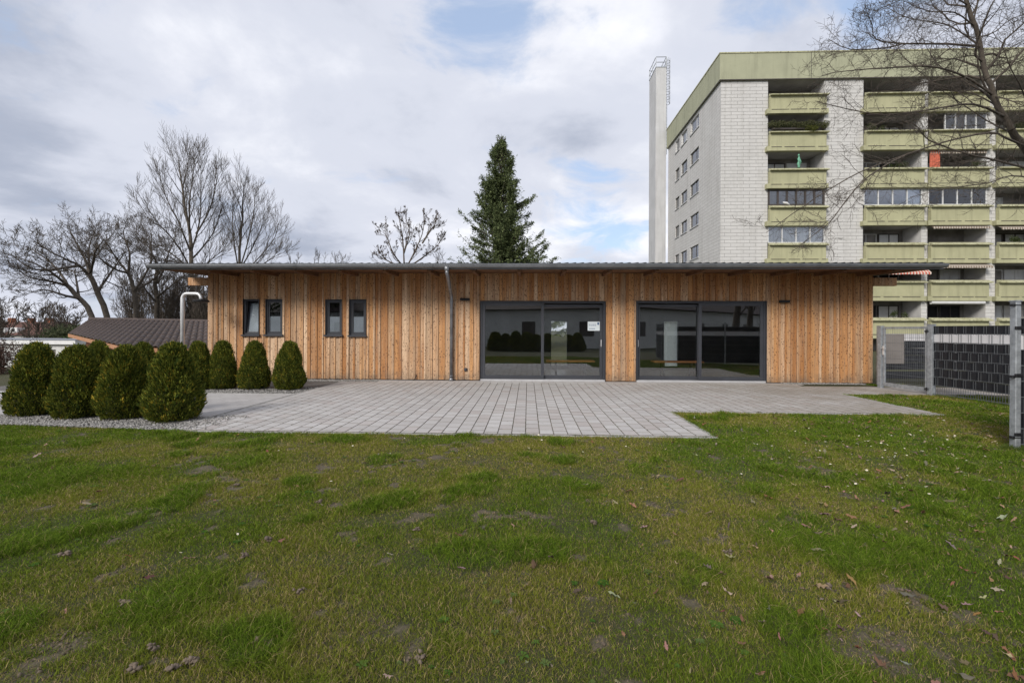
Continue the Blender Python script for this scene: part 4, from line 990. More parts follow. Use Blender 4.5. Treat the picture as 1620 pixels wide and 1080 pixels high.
def make_grass():
    bands = []
    for (y0, y1, dens) in ((.9, 1.6, 9000), (1.6, 2.4, 30000), (2.4, 3.4, 26000), (3.4, 4.6, 19000), (4.6, 6.6, 13000), (6.6, 9, 7000), (9, 13.2, 4200)):
        xw = 1.28*y1+1.2; A = 2*xw*(y1-y0); n = int(A*dens)
        x = rng.uniform(-xw, xw, n); y = rng.uniform(y0, y1, n); k = (np.abs(x) < 1.28*y+1.2) & outside(x, y)
        if y0 >= 6.6: k &= (x > 1.5) | (x < -4.5)
        k &= (x < 10.5+.0*y) & (x > -13)
        bands.append((x[k], y[k], np.full(k.sum(), y0)))
    x = np.concatenate([b[0] for b in bands]); y = np.concatenate([b[1] for b in bands]); yb = np.concatenate([b[2] for b in bands])
    dn = fbm(x*3.1, y*3.1, 3, 4); bl = bald(x, y)
    keep = (rng.random(len(x)) < (.34+1.15*dn)*(1-.85*bl)); x, y, yb, dn, bl = [a[keep] for a in (x, y, yb, dn, bl)]; n = len(x)
    lush = fbm(x*.75+3, y*.75+8, 41, 4); tuft = np.clip((fbm(x*2.3+1, y*2.3+5, 57, 2)-.63)/.10, 0, 1)
    for (px, py, s) in ((1120, 905, .16), (1095, 925, .12), (1240, 850, .3), (280, 950, .28), (100, 760, .5), (1400, 870, .3), (400, 730, .4)):
        c = gnd(px, py); tuft = np.maximum(tuft, np.exp(-((x-c.x)**2+(y-c.y)**2)/(s*s))*.95)
    h = rng.uniform(.010, .034, n)*(.6+.9*dn)*(1+1.3*tuft)*(1-.45*bl); wd = rng.uniform(.0008, .0016, n)*(1+np.clip((y-2.2)/3.2, 0, 2.6))
    a = rng.uniform(0, 2*math.pi, n); lean = rng.uniform(.15, 1.35, n)*h*(1+.35*tuft)
    dx, dy = np.cos(a), np.sin(a); b2 = rng.uniform(0, 2*math.pi, n); sx, sy = -np.sin(b2)*wd, np.cos(b2)*wd
    z = np.full(n, -.004)
    V = np.empty((n, 5, 3), np.float32)
    V[:, 0] = np.stack([x-sx, y-sy, z], 1); V[:, 1] = np.stack([x+sx, y+sy, z], 1)
    mx, my, mz = x+dx*lean*.35, y+dy*lean*.35, z+h*.62
    V[:, 2] = np.stack([mx+sx*.8, my+sy*.8, mz], 1); V[:, 3] = np.stack([mx-sx*.8, my-sy*.8, mz], 1)
    V[:, 4] = np.stack([x+dx*lean, y+dy*lean, z+h*np.clip(1-.25*rng.random(n), 0, 1)], 1)
    g1 = np.array([.060, .118, .010]); g2 = np.array([.200, .285, .028]); st = np.array([.50, .38, .18]); ol = np.array([.275, .255, .036])
    k = rng.random(n)[:, None]; T = (g1*(1-k)+g2*k)*rng.uniform(.5, 1.3, (n, 1))
    f = np.clip((lush-.42)/.22+rng.normal(0, .22, n), 0, 1)[:, None]*.55*(1-tuft[:, None]); T = T*(1-f)+ol*f
    dry = (rng.random(n) < .05+.20*np.clip((lush-.45)/.15, 0, 1)*(1-tuft)+.28*bl)[:, None]; T = np.where(dry, st*rng.uniform(.45, 1.05, (n, 1)), T)
    q = np.arange(n)*5
    # quads and triangles written as one triangle list
    Fc = np.concatenate([np.stack([q, q+1, q+2], 1), np.stack([q, q+2, q+3], 1), np.stack([q+3, q+2, q+4], 1)])
    o = npmesh('grass', V.reshape(-1, 3), Fc, M['blade'], np.repeat(T, 5, 0)); tag(o, kind='stuff')
    print('blades', n)
make_grass()
def ground_relief():
    """finer skin of soil with clods over the near part of the lawn"""
    xs = np.arange(-10.2, 9.4, .035); ys = np.concatenate([np.arange(.8, YF-.02, .035), [YF-.012]]); X, Y = np.meshgrid(xs, ys)
    Z = .006*(fbm(X*3, Y*3, 77, 3)-.5)*2+.004*(fbm(X*9, Y*9, 79, 2)-.5)+bald(X, Y)*.010*(fbm(X*16, Y*16, 91, 3)-.2)*2
    edge = np.clip((YF-.012-Y)/.1, 0, 1); Z = (Z)*edge+.001; nx = len(xs); j, i = np.meshgrid(np.arange(len(ys)-1), np.arange(nx-1), indexing='ij'); a = (j*nx+i).ravel()
    V = np.stack([X.ravel(), Y.ravel(), Z.ravel()], 1); Fc = np.stack([a, a+1, a+1+nx, a+nx], 1)
    m = M['lawn']; o = npmesh('lawn_ground', V, Fc, m, np.repeat(bald(X, Y).ravel()[:, None], 3, 1)); tag(o, kind='structure')
def lawn_fn(nt, b):
    soil_fn(nt, b); L = nt.links.new; t = tintnode(nt); old = b.inputs['Base Color'].links[0].from_socket
    v = coords(nt); f = nz(nt, v, 60, 5, .7); s = mixc(nt, rng_(nt, f, .3, .7), (.070, .054, .037), (.19, .15, .105))
    L(mixc(nt, mth(nt, 'MULTIPLY', t.outputs['Fac'], .85), old, s), b.inputs['Base Color'])
M['lawn'] = mat('lawn_soil_near', rough=1, fn=lawn_fn)
ground_relief()
def litter():
    # curled oak leaves, denser to the right
    n = 3600; u = rng.random(n); y = rng.uniform(1.7, 12.0, n); x = rng.uniform(-1.2, 1.2, n)*y
    p = np.clip(.07+.95*np.clip((x/y+.1)/.9, 0, 1)**1.3, 0, 1); k = (rng.random(n) < p) & outside(x, y) & (x < 9.4); x, y = x[k], y[k]; n = len(x)
    V = []; Fc = []; T = []
    out = [(-.5, 0), (-.32, .13), (-.22, .10), (-.08, .24), (.04, .15), (.2, .25), (.3, .12), (.5, .02), (.3, -.12), (.2, -.22), (.04, -.14), (-.08, -.25), (-.22, -.10), (-.32, -.12)]
    m = len(out)
    for i in range(n):
        s = random.choice((random.uniform(.02, .05), random.uniform(.045, .095)))*(1.0 if y[i] > 2.4 else .8); a = random.uniform(0, 6.28); cu = random.uniform(-1.2, 2.2); tl = random.uniform(-.5, .5); b0 = len(V)
        ps = [(0, 0)]+out
        ax_ = random.uniform(.45, 1.0)
        for (px, py) in ps:
            py *= ax_; zc = random.uniform(-.12, .12)+ cu*py*py*1.6+cu*.4*px*px+tl*px; X = px*s; Yy = py*s; V.append((x[i]+X*math.cos(a)-Yy*math.sin(a), y[i]+X*math.sin(a)+Yy*math.cos(a), .030+zc*s+abs(tl)*s*.4))
        for j in range(m): Fc.append((b0, b0+1+j, b0+1+(j+1) % m))
        c = random.choice(((.20, .115, .06), (.27, .17, .10), (.13, .08, .05), (.36, .28, .19), (.27, .21, .15), (.18, .13, .09))); c = [q*random.uniform(.7, 1.15) for q in c]; T += [c]*(m+1)
    o = npmesh('leaf_litter', np.array(V), np.array(Fc), M['dead'], np.array(T)); tag(o, kind='stuff')
    # bits of dead stalk and thatch
    n = 9000; y = rng.uniform(1.6, 7, n); x = rng.uniform(-1.25, 1.25, n)*y; k = outside(x, y) & (fbm(x*1.5, y*1.5, 5, 3) > .42); x, y = x[k], y[k]; n = len(x)
    a = rng.uniform(0, 6.28, n); l = rng.uniform(.008, .03, n); w = .0011*(1+y/3); dx, dy = np.cos(a), np.sin(a); z0 = rng.uniform(.004, .02, n); z1 = rng.uniform(.004, .024, n)
    V = np.stack([np.stack([x-dy*w, y+dx*w, z0], 1), np.stack([x+dy*w, y-dx*w, z0], 1), np.stack([x+dx*l, y+dy*l, z1], 1)], 1)
    c = rng.uniform(.5, 1.1, (n, 1))*np.array([[.30, .23, .13]]); o = npmesh('dry_thatch', V.reshape(-1, 3), np.arange(3*n).reshape(-1, 3), M['dead'], np.repeat(c, 3, 0)); tag(o, kind='stuff')
    # soil crumbs on the bare spots, worm casts
    n = 90000; y = rng.uniform(1.6, 6.4, n); x = rng.uniform(-1.25, 1.25, n)*y; k = outside(x, y) & (rng.random(n) < bald(x, y)**1.5*.8); x, y = x[k], y[k]
    b = rng.uniform(.6, 1.3, (len(x), 1))*np.array([[.115, .088, .062]]); stones('soil_crumbs', np.stack([x, y, rng.uniform(.0, .008, len(x))], 1), .003, .014, cols=b)
    # broad leaved weeds between the grass: flat rosettes
    n = 700; y = rng.uniform(1.7, 9, n); x = rng.uniform(-1.25, 1.25, n)*y; k = outside(x, y) & (x < 9.2) & (fbm(x*.9+2, y*.9, 63, 3) > .47); x, y = x[k], y[k]; V = []; Fc = []; T = []
    for i in range(len(x)):
        m = random.randint(5, 9); a0 = random.uniform(0, 6.28); L_ = random.uniform(.014, .040); c = random.choice(((.06, .13, .02), (.09, .16, .03), (.12, .17, .05)))
        for j in range(m):
            a = a0+6.283*j/m+random.uniform(-.2, .2); l = L_*random.uniform(.7, 1.2); w = l*.28; ca, sa = math.cos(a), math.sin(a); b0 = len(V)
            for (u, v, z) in ((.05, 0, .012), (.55, -w/l, .022), (1, 0, .016), (.55, w/l, .022)): V.append((x[i]+(u*ca-v*sa)*l, y[i]+(u*sa+v*ca)*l, z)); T.append([q*random.uniform(.85, 1.1) for q in c])
            Fc.append((b0, b0+1, b0+2, b0+3))
    o = npmesh('lawn_weeds', np.array(V), np.array(Fc), M['blade'], np.array(T)); tag(o, kind='stuff')
    # worm casts and clods
    cl = [(408, 1018), (427, 1022), (665, 1045), (473, 940), (195, 960), (303, 1052), (275, 1062), (210, 1064), (245, 1030), (388, 882), (425, 857), (505, 797), (375, 770), (660, 840), (1310, 932), (1150, 878), (940, 830), (575, 735), (105, 880)]
    P = []
    for (a_, b_) in cl:
        g = gnd(a_, b_)
        for _ in range(14): P.append((g.x+random.gauss(0, .012), g.y+random.gauss(0, .010), .010+random.uniform(0, .022)))
    P = np.array(P); b = rng.uniform(.7, 1.2, (len(P), 1))*np.array([[.15, .115, .085]]); stones('soil_clods', P, .007, .020, cols=b)
    # daisies
    n = 150; pts = []
    for _ in range(n):
        px = random.choice((random.gauss(1440, 90), random.uniform(1150, 1600), random.gauss(1490, 60), random.uniform(0, 1500))); py = random.choice((random.gauss(712, 16), random.uniform(690, 780), random.uniform(660, 720)))
        if px < 1600 and py > 660: pts.append((px, py))
    for (px, py) in ((376, 854), (286, 884), (852, 692), (857, 699), (866, 700), (640, 697), (1345, 785), (1470, 787), (1396, 728), (1408, 731), (1412, 741)): pts += [(px, py)]
    V = []; Fc = []; T = []
    for (px, py) in pts:
        g = gnd(px, py); 
        if not bool(outside(np.array(g.x), np.array(g.y))) or g.x > 9.3: continue
        r = random.uniform(.007, .013); z = random.uniform(.028, .045); b0 = len(V); V.append((g.x, g.y, z)); T.append((.7, .5, .08)); m = 9
        tx_, ty_ = random.gauss(0, .25), random.gauss(0, .25)
        for j in range(m): a = 2*math.pi*j/m; X, Y2 = r*math.cos(a), r*math.sin(a); V.append((g.x+X, g.y+Y2, z+X*tx_+Y2*ty_)); T.append((.75, .75, .73))
        for j in range(m): Fc.append((b0, b0+1+j, b0+1+(j+1) % m))
    o = npmesh('daisies', np.array(V), np.array(Fc), M['dead'], np.array(T)); tag(o, kind='stuff')
    # moss and weeds in the joints of the paving
    n = 5200; x = rng.uniform(XL, XR, n); y = YF+.1+np.abs(rng.normal(0, 1.6, n)); i = np.round((x-XL)/.2); x = XL+i*(XR-XL)/max(1, round((XR-XL)/.2))+rng.normal(0, .006, n)
    k = (y < D0-.5) & (rng.random(n) < np.exp(-(y-YF)/2.4)) & (fbm(x*2, y*2, 8, 3) > .5); x, y = x[k], y[k]; n = len(x)
    P = np.stack([x, y, np.full(n, .008)], 1); d = np.tile([[0, 0, 1.0]], (n, 1)); o = leaves('joint_weeds', P, d, n, .016, (.05, .045, .02), (.10, .10, .03), None); tag(o, kind='stuff')
    n = 2600; u = rng.random(n); ax = np.where(u < .5, GB[0]+(FE[0]-GB[0])*rng.random(n), NP.x+rng.normal(0, .05, n)); ay = np.where(u < .5, GB[1]+(FE[1]-GB[1])*(ax-GB[0])/(FE[0]-GB[0]), NP.y+rng.normal(0, .05, n)); ax = ax+rng.normal(0, .05, n)
    P = np.stack([ax, ay, np.full(n, .0)], 1); d = np.tile([[0, 0, 1.4]], (n, 1)); o = leaves('fence_foot_grass', P, d, n, .075, (.045, .09, .015), (.14, .17, .035), None, asp=.06); tag(o, kind='stuff')
    # grass creeping over the edge stones
    n = 5000; x = rng.uniform(XL, XR, n); y = YF+np.abs(rng.normal(0, .018, n)); x2 = XR+np.abs(rng.normal(.05, .02, n//3)); y2 = rng.uniform(YF, YS, n//3); x3 = rng.uniform(XR, XR2, n//2); y3 = YS+np.abs(rng.normal(0, .02, n//2))
    x = np.r_[x, x2, x3]; y = np.r_[y, y2, y3]; k = rng.random(len(x)) < np.clip((fbm(x*4, y*4, 12, 3)-.35)*4, 0, 1); x, y = x[k], y[k]; n = len(x)
    P = np.stack([x, y, np.full(n, .008)], 1); d = np.tile([[0, -.5, 1.0]], (n, 1)); o = leaves('edge_grass', P, d, n, .035, (.045, .09, .015), (.12, .14, .03), None, asp=.09); tag(o, kind='stuff')
litter()

# ------------------------------------------------------------------ bare trees
class Tree:
    def __init__(s, seed): s.b = MB(); s.t = MB(); s.r = random.Random(seed); s.tips = []
    def grow(s, p, d, L_, r, lvl, maxl, rmin, upb=.12, wob=.18, kids=(4, 6), ang=(25, 55), ratio=(.45, .7)):
        rd = s.r; n = 4 if lvl < maxl else 3; pts = [p.copy()]; d = d.normalized(); seg = L_/n
        for i in range(n):
            d = (d+Vector((rd.gauss(0, wob), rd.gauss(0, wob), rd.gauss(0, wob)+upb))).normalized(); p = p+d*seg; pts.append(p.copy())
        r1 = max(r*.35, rmin*.8); rads = [r+(r1-r)*i/n for i in range(n+1)]
        s.b.tube(pts, rads, 6 if r > .04 else (4 if r > .015 else 3), cap=False)
        if lvl >= maxl: s.tips.append(pts[-1]); return
        s.kids(pts, rads, L_, lvl, maxl, rmin, upb, wob, kids, ang, ratio)
    def kids(s, pts, rads, L_, lvl, maxl, rmin, upb, wob, kids, ang, ratio, t0=.22):
        rd = s.r; n = len(pts)-1; k = rd.randint(*kids); az = rd.uniform(0, 6.28)
        for j in range(k):
            t = t0+(1-t0)*(j+rd.random()*.8)/k; f = min(t, .999)*n; i = int(f); f -= i; q = pts[i].lerp(pts[i+1], f); d = (pts[i+1]-pts[i]).normalized(); r = rads[i]+(rads[i+1]-rads[i])*f
            a = R(rd.uniform(*ang)); az += 2.4+rd.uniform(-.5, .5); x = d.orthogonal().normalized(); y = d.cross(x); nd = d*math.cos(a)+(x*math.cos(az)+y*math.sin(az))*math.sin(a)
            s.grow(q, nd, L_*rd.uniform(*ratio)*(1.15-.5*t), max(r*.52, rmin), lvl+1, maxl, rmin, upb, wob, kids, ang, ratio)
        s.grow(pts[-1], pts[-1]-pts[-2], L_*.5, max(rads[-1], rmin), lvl+1, maxl, rmin, upb, wob, kids, ang, ratio)
    def limb(s, pts, r0, r1, trunk=False, L_=None, maxl=3, rmin=.008, t0=.15, **k):
        # a guided limb with smooth in-between points; twigs sprout along it
        P = [Vector(p) for p in pts]; Q = []
        for i in range(len(P)-1):
            a = P[max(i-1, 0)]; b = P[i]; c = P[i+1]; e = P[min(i+2, len(P)-1)]
            for j in range(3):
                t = j/3; Q.append(.5*((2*b)+(-a+c)*t+(2*a-5*b+4*c-e)*t*t+(-a+3*b-3*c+e)*t**3)+Vector([s.r.gauss(0, .25*r0*.5) for _ in range(3)])*(0 if i+j == 0 else 1))
        Q.append(P[-1]); n = len(Q)-1; rads = [r0+(r1-r0)*(i/n)**.8 for i in range(n+1)]
        (s.t if trunk else s.b).tube(Q, rads, 9 if r0 > .05 else 6, cap=False)
        d = dict(upb=.12, wob=.18, kids=(4, 6), ang=(25, 55), ratio=(.45, .7)); d.update(k); nk = d.pop('n', None)
        tot = sum((Q[i+1]-Q[i]).length for i in range(n)); L_ = L_ or tot*.5
        kk = dict(d); 
        if nk: 
            kd = kk['kids']; rd = s.r; az = rd.uniform(0, 6.28)
            for j in range(nk):
                t = t0+(1-t0)*(j+rd.random()*.8)/nk; f = min(t, .999)*n; i = int(f); f -= i; q = Q[i].lerp(Q[i+1], f); dd = (Q[i+1]-Q[i]).normalized(); r = rads[i]+(rads[i+1]-rads[i])*f
                a = R(rd.uniform(*kk['ang'])); az += 2.4+rd.uniform(-.5, .5); x = dd.orthogonal().normalized(); y = dd.cross(x); nd = dd*math.cos(a)+(x*math.cos(az)+y*math.sin(az))*math.sin(a)
                s.grow(q, nd, L_*rd.uniform(.6, 1.1)*(1.2-.6*t), max(min(r*.55, .03+rmin), rmin), 1, maxl, rmin, kk['upb'], kk['wob'], kd, kk['ang'], kk['ratio'])
    def done(s, base, label, trunkm='bark', twigm='twig', group=None):
        base = Vector(base); r = empty('bare_tree', base, label, 'tree', group)
        for mb, nm, mt in ((s.t, 'trunk', trunkm), (s.b, 'crown', twigm)):
            if not mb.v: continue
            mb.v = [(x-base.x, y-base.y, z-base.z) for x, y, z in mb.v]; mb.build(nm, M[mt], r, smooth=True)
        return r
GB_ = 'bare trees behind the timber building'
def px_limb(lst, D, dz=None): return [atD(a, b, D+(c if len(q) > 2 else 0)) for q in lst for a, b, c in [(q+(0,))[:3]]]
def left_trees():
    D = 30; zb = -2
    t = Tree(3); kw = dict(maxl=4, rmin=.0085, kids=(2, 4), wob=.2, upb=.09, ratio=(.5, .72), ang=(30, 62))
    def L(*p): return [atD(*(q if len(q) > 2 else (*q, D))) for q in p]
    b = atD(178, 590, D); b.z = zb
    t.limb([b]+L((168, 500), (155, 462), (143, 437)), .19, .14, True, n=0)
    for lim in (((143, 437), (125, 420, 29), (100, 408, 28), (70, 392, 27.5), (48, 376, 27)), ((143, 437), (133, 405, 31), (115, 375, 31.5), (110, 358, 32)), ((143, 437), (150, 400, 29), (165, 378, 28.5)), ((155, 462), (180, 425, 31), (200, 395, 32)),
                ((125, 420, 29), (95, 425, 27), (50, 425, 26), (18, 402, 26)), ((143, 437), (140, 395, 32), (150, 365, 33))):
        t.limb(L(*lim), .10, .014, n=9, L_=1.8, **kw)
    t.done(b, 'spreading bare tree leaning left above the brown tiled roof', group=GB_)
    t = Tree(5); b = atD(160, 590, D-2); b.z = zb
    t.limb([b]+L((145, 500, 28), (125, 472, 28), (107, 452, 28)), .17, .12, True, n=0)
    for lim in (((107, 452, 28), (80, 430, 27), (50, 415, 26.5), (12, 402, 26)), ((107, 452, 28), (80, 445, 27), (50, 440, 26), (30, 428, 26)), ((125, 472, 28), (95, 465, 27), (70, 458, 27), (50, 462, 26)), ((125, 472, 28), (120, 440, 29), (118, 420, 30)), ((107, 452, 28), (90, 425, 29), (60, 400, 29), (40, 390, 29))):
        t.limb(L(*lim), .09, .013, n=8, L_=1.5, **kw)
    t.done(b, 'low bare tree with branches sweeping far left over the garages', group=GB_)
    t = Tree(8); b = atD(222, 590, 32); b.z = zb
    t.limb([b]+L((215, 500, 32), (212, 460, 32), (203, 432, 32)), .16, .11, True, n=0)
    for lim in (((203, 432, 32), (185, 410, 32), (172, 390, 31), (160, 372, 31)), ((203, 432, 32), (205, 400, 32), (195, 370, 33), (200, 355, 33)), ((212, 460, 32), (235, 425, 32), (240, 395, 32), (232, 368, 32)), ((212, 460, 32), (245, 440, 33), (262, 410, 33), (275, 385, 33)), ((203, 432, 32), (180, 425, 31), (160, 410, 30), (150, 395, 30))):
        t.limb(L(*lim), .09, .013, n=9, L_=1.7, **kw)
    t.done(b, 'dense dark bare tree between the leaning tree and the tallest bare tree', group=GB_)
    t = Tree(11); b = atD(250, 600, 34); b.z = zb
    t.limb([b]+L((248, 500, 34), (246, 450, 34), (250, 420, 34)), .22, .10, True, n=6, L_=2.5, **kw)
    for lim in (((246, 450, 34), (262, 420, 34), (268, 395, 34), (280, 370, 34)), ((250, 420, 34), (238, 395, 34), (240, 375, 35), (236, 360, 35)), ((248, 470, 34), (280, 445, 33), (300, 430, 33)), ((248, 480, 34), (225, 450, 33), (215, 430, 33))):
        t.limb(L(*lim), .08, .013, n=9, L_=1.7, **kw)
    t.done(b, 'tangled bare tree left of the shower pipe', group=GB_)
    # tall fan shaped tree
    kw2 = dict(maxl=3, rmin=.0085, kids=(3, 5), wob=.055, upb=.10, ang=(18, 36), ratio=(.5, .8))
    t = Tree(14); b = atD(306, 600, 36); b.z = zb
    t.limb([b]+L((305, 500, 36), (303, 420, 36), (300, 370, 36), (292, 320, 36), (285, 280, 36), (282, 250, 36)), .24, .02, True, n=18, L_=3.4, t0=.5, **kw2)
    for lim in (((304, 430, 36), (285, 395, 35), (262, 365, 34), (235, 345, 34), (215, 312, 34)), ((304, 430, 36), (270, 400, 37), (235, 385, 37), (210, 362, 38)), ((302, 400, 36), (282, 350, 35), (262, 310, 35), (252, 272, 35)), ((302, 400, 36), (316, 350, 36), (318, 300, 36), (318, 250, 36)),
                ((303, 410, 36), (330, 380, 37), (345, 350, 37), (352, 320, 38)), ((300, 370, 36), (300, 320, 35), (305, 280, 35), (308, 252, 35)), ((304, 440, 36), (335, 410, 35), (355, 395, 35)), ((310, 370, 36), (332, 330, 36), (342, 290, 36), (345, 275, 36)), ((304, 425, 36), (280, 415, 36), (250, 408, 36), (228, 395, 36))):
        t.limb(L(*lim), .075, .012, n=15, L_=2.2, **kw2)
    t.done(b, 'tallest bare tree, fan shaped, rising above the left end of the roof', 'barkl', 'twig', GB_)
    t = Tree(17); b = atD(377, 600, 38); b.z = zb
    t.limb([b]+L((378, 500, 38), (378, 415, 38), (382, 360, 38), (384, 320, 38), (386, 292, 38)), .19, .02, True, n=17, L_=2.6, t0=.45, **kw2)
    for lim in (((378, 430, 38), (370, 380, 37), (368, 340, 37), (370, 305, 37)), ((378, 430, 38), (400, 390, 39), (415, 355, 39), (418, 325, 39)), ((378, 440, 38), (412, 405, 38), (435, 375, 38), (440, 350, 38)), ((378, 430, 38), (395, 370, 37), (402, 330, 37), (404, 305, 37)), ((378, 440, 38), (420, 415, 37), (445, 400, 37))):
        t.limb(L(*lim), .065, .012, n=14, L_=1.8, **kw2)
    t.done(b, 'narrow upright bare tree just right of the tallest one', 'bark', 'twig', GB_)
    # small tree with dark seed pods
    t = Tree(21); b = atD(650, 600, 44); b.z = zb; kw3 = dict(maxl=3, rmin=.013, kids=(2, 4), wob=.13, upb=.14, ang=(20, 42), ratio=(.5, .7))
    t.limb([b]+L((641, 500, 44), (640, 430, 44)), .22, .16, True, n=0)
    for lim in (((640, 430, 44), (638, 390, 44), (634, 360, 44), (630, 338, 44)), ((640, 430, 44), (655, 400, 44), (668, 370, 44), (672, 342, 44)), ((640, 425, 44), (622, 400, 43), (612, 375, 43), (607, 368, 43)), ((650, 420, 44), (672, 405, 45), (690, 390, 45), (697, 380, 45)), ((639, 400, 44), (648, 370, 44), (642, 345, 44)), ((668, 385, 44), (680, 365, 44), (688, 358, 44)), ((630, 420, 44), (612, 412, 44), (606, 408, 44))):
        t.limb(L(*lim), .09, .02, n=9, L_=1.3, **kw3)
    r = t.done(b, 'small bare tree dotted with dark seed pods, left of the spruce', 'barkl', 'twigl', GB_)
    tips = [tuple(p-Vector(b)) for p in t.tips]; random.Random(3).shuffle(tips); leafcloud('seed_pods', tips[:260], .06, 2400, .15, (.03, .02, .014), (.10, .06, .04), r)
    # low thicket behind the shed and roof
    for i, (px, D_, wpx) in enumerate(((215, 40, 26), (262, 37, 26), (300, 35, 24), (322, 33, 22), (480, 46, 30), (530, 48, 20), (700, 46, 14), (345, 50, 30))):
        t = Tree(30+i); b = atD(px, 600, D_); b.z = zb
        n_ = 26 if px < 340 else 5
        for k in range(n_):
            a = random.uniform(-1, 1); top = atD(px+a*wpx, random.uniform(428, 490) if px < 400 else random.uniform(404, 412), D_+random.uniform(-1, 1)); m_ = b.lerp(top, .5)+Vector((random.gauss(0, .2), 0, .3))
            t.limb([b+Vector((a*.4, 0, 0)), m_, top], .06, .012, n=9, L_=1.5, maxl=3, rmin=.012, kids=(2, 4), wob=.16, ang=(18, 40), ratio=(.5, .7))
        lb = ('thin bare saplings behind the tiled shed roof', 'bare thicket behind the tiled shed roof, nearer the shower', 'bare stems just left of the shower pipe', 'bare stems between the shower and the timber wall', 'bare twigs showing over the left part of the long roof', 'faint twig tips over the roof, right of the narrow tree', 'bare twigs at the foot of the spruce', 'low bare tree behind the two tall bare trees')[i]
        t.done(b, lb, 'bark', 'twig', 'bare thicket stems')
left_trees()
def big_right_tree():
    t = Tree(77); kw = dict(maxl=3, rmin=.0032, kids=(3, 5), wob=.26, upb=.02, ang=(28, 62), ratio=(.42, .68))
    def L(*p): return [atD(q[0], q[1], q[2] if len(q) > 2 else 12) for q in p]
    base = Vector((15.5, 12.8, 0))
    t.limb([base, Vector((15.3, 12.7, 2.2))]+L((1665, 330, 12.6), (1625, 245, 12.2), (1600, 205, 12)), .135, .076, True, n=0)
    t.limb(L((1600, 205, 12), (1572, 152, 12), (1558, 108, 12), (1548, 60, 12), (1531, 8, 12), (1520, -60, 12)),   .074, .040, True, n=18, L_=1.8, **kw)
    lims = [((1552, 74, 12), (1500, 70, 11.8), (1430, 69, 11.6), (1386, 62, 11.5), (1380, 40, 11.4), (1372, 20, 11.3)),
            ((1430, 69, 11.6), (1400, 76, 11.4), (1345, 78, 11.2), (1310, 62, 11)),
            ((1570, 150, 12), (1520, 118, 11.5), (1465, 105, 11), (1400, 108, 10.8), (1340, 112, 10.6), (1300, 120, 10.5)),
            ((1580, 170, 12), (1540, 148, 12.4), (1490, 140, 12.8), (1440, 100, 13), (1425, 84, 13)),
            ((1590, 185, 12), (1540, 165, 11.4), (1480, 172, 11), (1400, 182, 10.8), (1340, 172, 10.8), (1290, 160, 10.6)),
            ((1640, 238, 12.2), (1600, 222, 11.6), (1565, 210, 11.2), (1494, 225, 10.8), (1411, 253, 10.5), (1360, 273, 10.3), (1304, 304, 10.2), (1255, 338, 10.1), (1212, 368, 10.1)),
            ((1640, 270, 12.2), (1580, 255, 11.4), (1525, 242, 11), (1470, 222, 10.8), (1450, 200, 10.7), (1430, 190, 10.6)),
            ((1430, 247, 10.5), (1400, 262, 10.3), (1364, 288, 10.2), (1335, 322, 10.1), (1312, 352, 10), (1269, 385, 10)),
            ((1645, 285, 12), (1600, 278, 11.2), (1560, 290, 10.8), (1500, 298, 10.5), (1440, 312, 10.4)),
            ((1548, 60, 12), (1575, 50, 12.3), (1600, 30, 12.6), (1640, 20, 13)), ((1558, 108, 12), (1590, 100, 12), (1620, 90, 12.2), (1660, 70, 12.4)),
            ((1540, 40, 12), (1510, 20, 11.6), (1470, 18, 11.4), (1430, 2, 11.2)), ((1531, 8, 12), (1480, -15, 11.6), (1420, 2, 11.4), (1385, 18, 11.2)),
            ((1572, 152, 12), (1600, 160, 11.6), (1640, 175, 11.2)), ((1556, 95, 12), (1540, 88, 12.5), (1500, 95, 13), (1450, 110, 13.2)), ((1540, 35, 12), (1552, -10, 12.3), (1580, -40, 12.5)),
            ((1600, 210, 12), (1560, 190, 12.6), (1500, 150, 13), (1470, 130, 13.2)), ((1640, 240, 12), (1620, 150, 11), (1600, 110, 10.6), (1585, 70, 10.4)), ((1552, 74, 12), (1500, 40, 12.4), (1440, 30, 12.6), (1400, 10, 12.8))]
    for i, l in enumerate(lims): t.limb(L(*l), .032 if i in (0, 2, 4, 5, 6) else .022, .006, n=21, L_=.85, **kw)
    t.done(base, 'big bare tree at right edge, branches hanging before the apartment block', 'bark', 'twig')
big_right_tree()

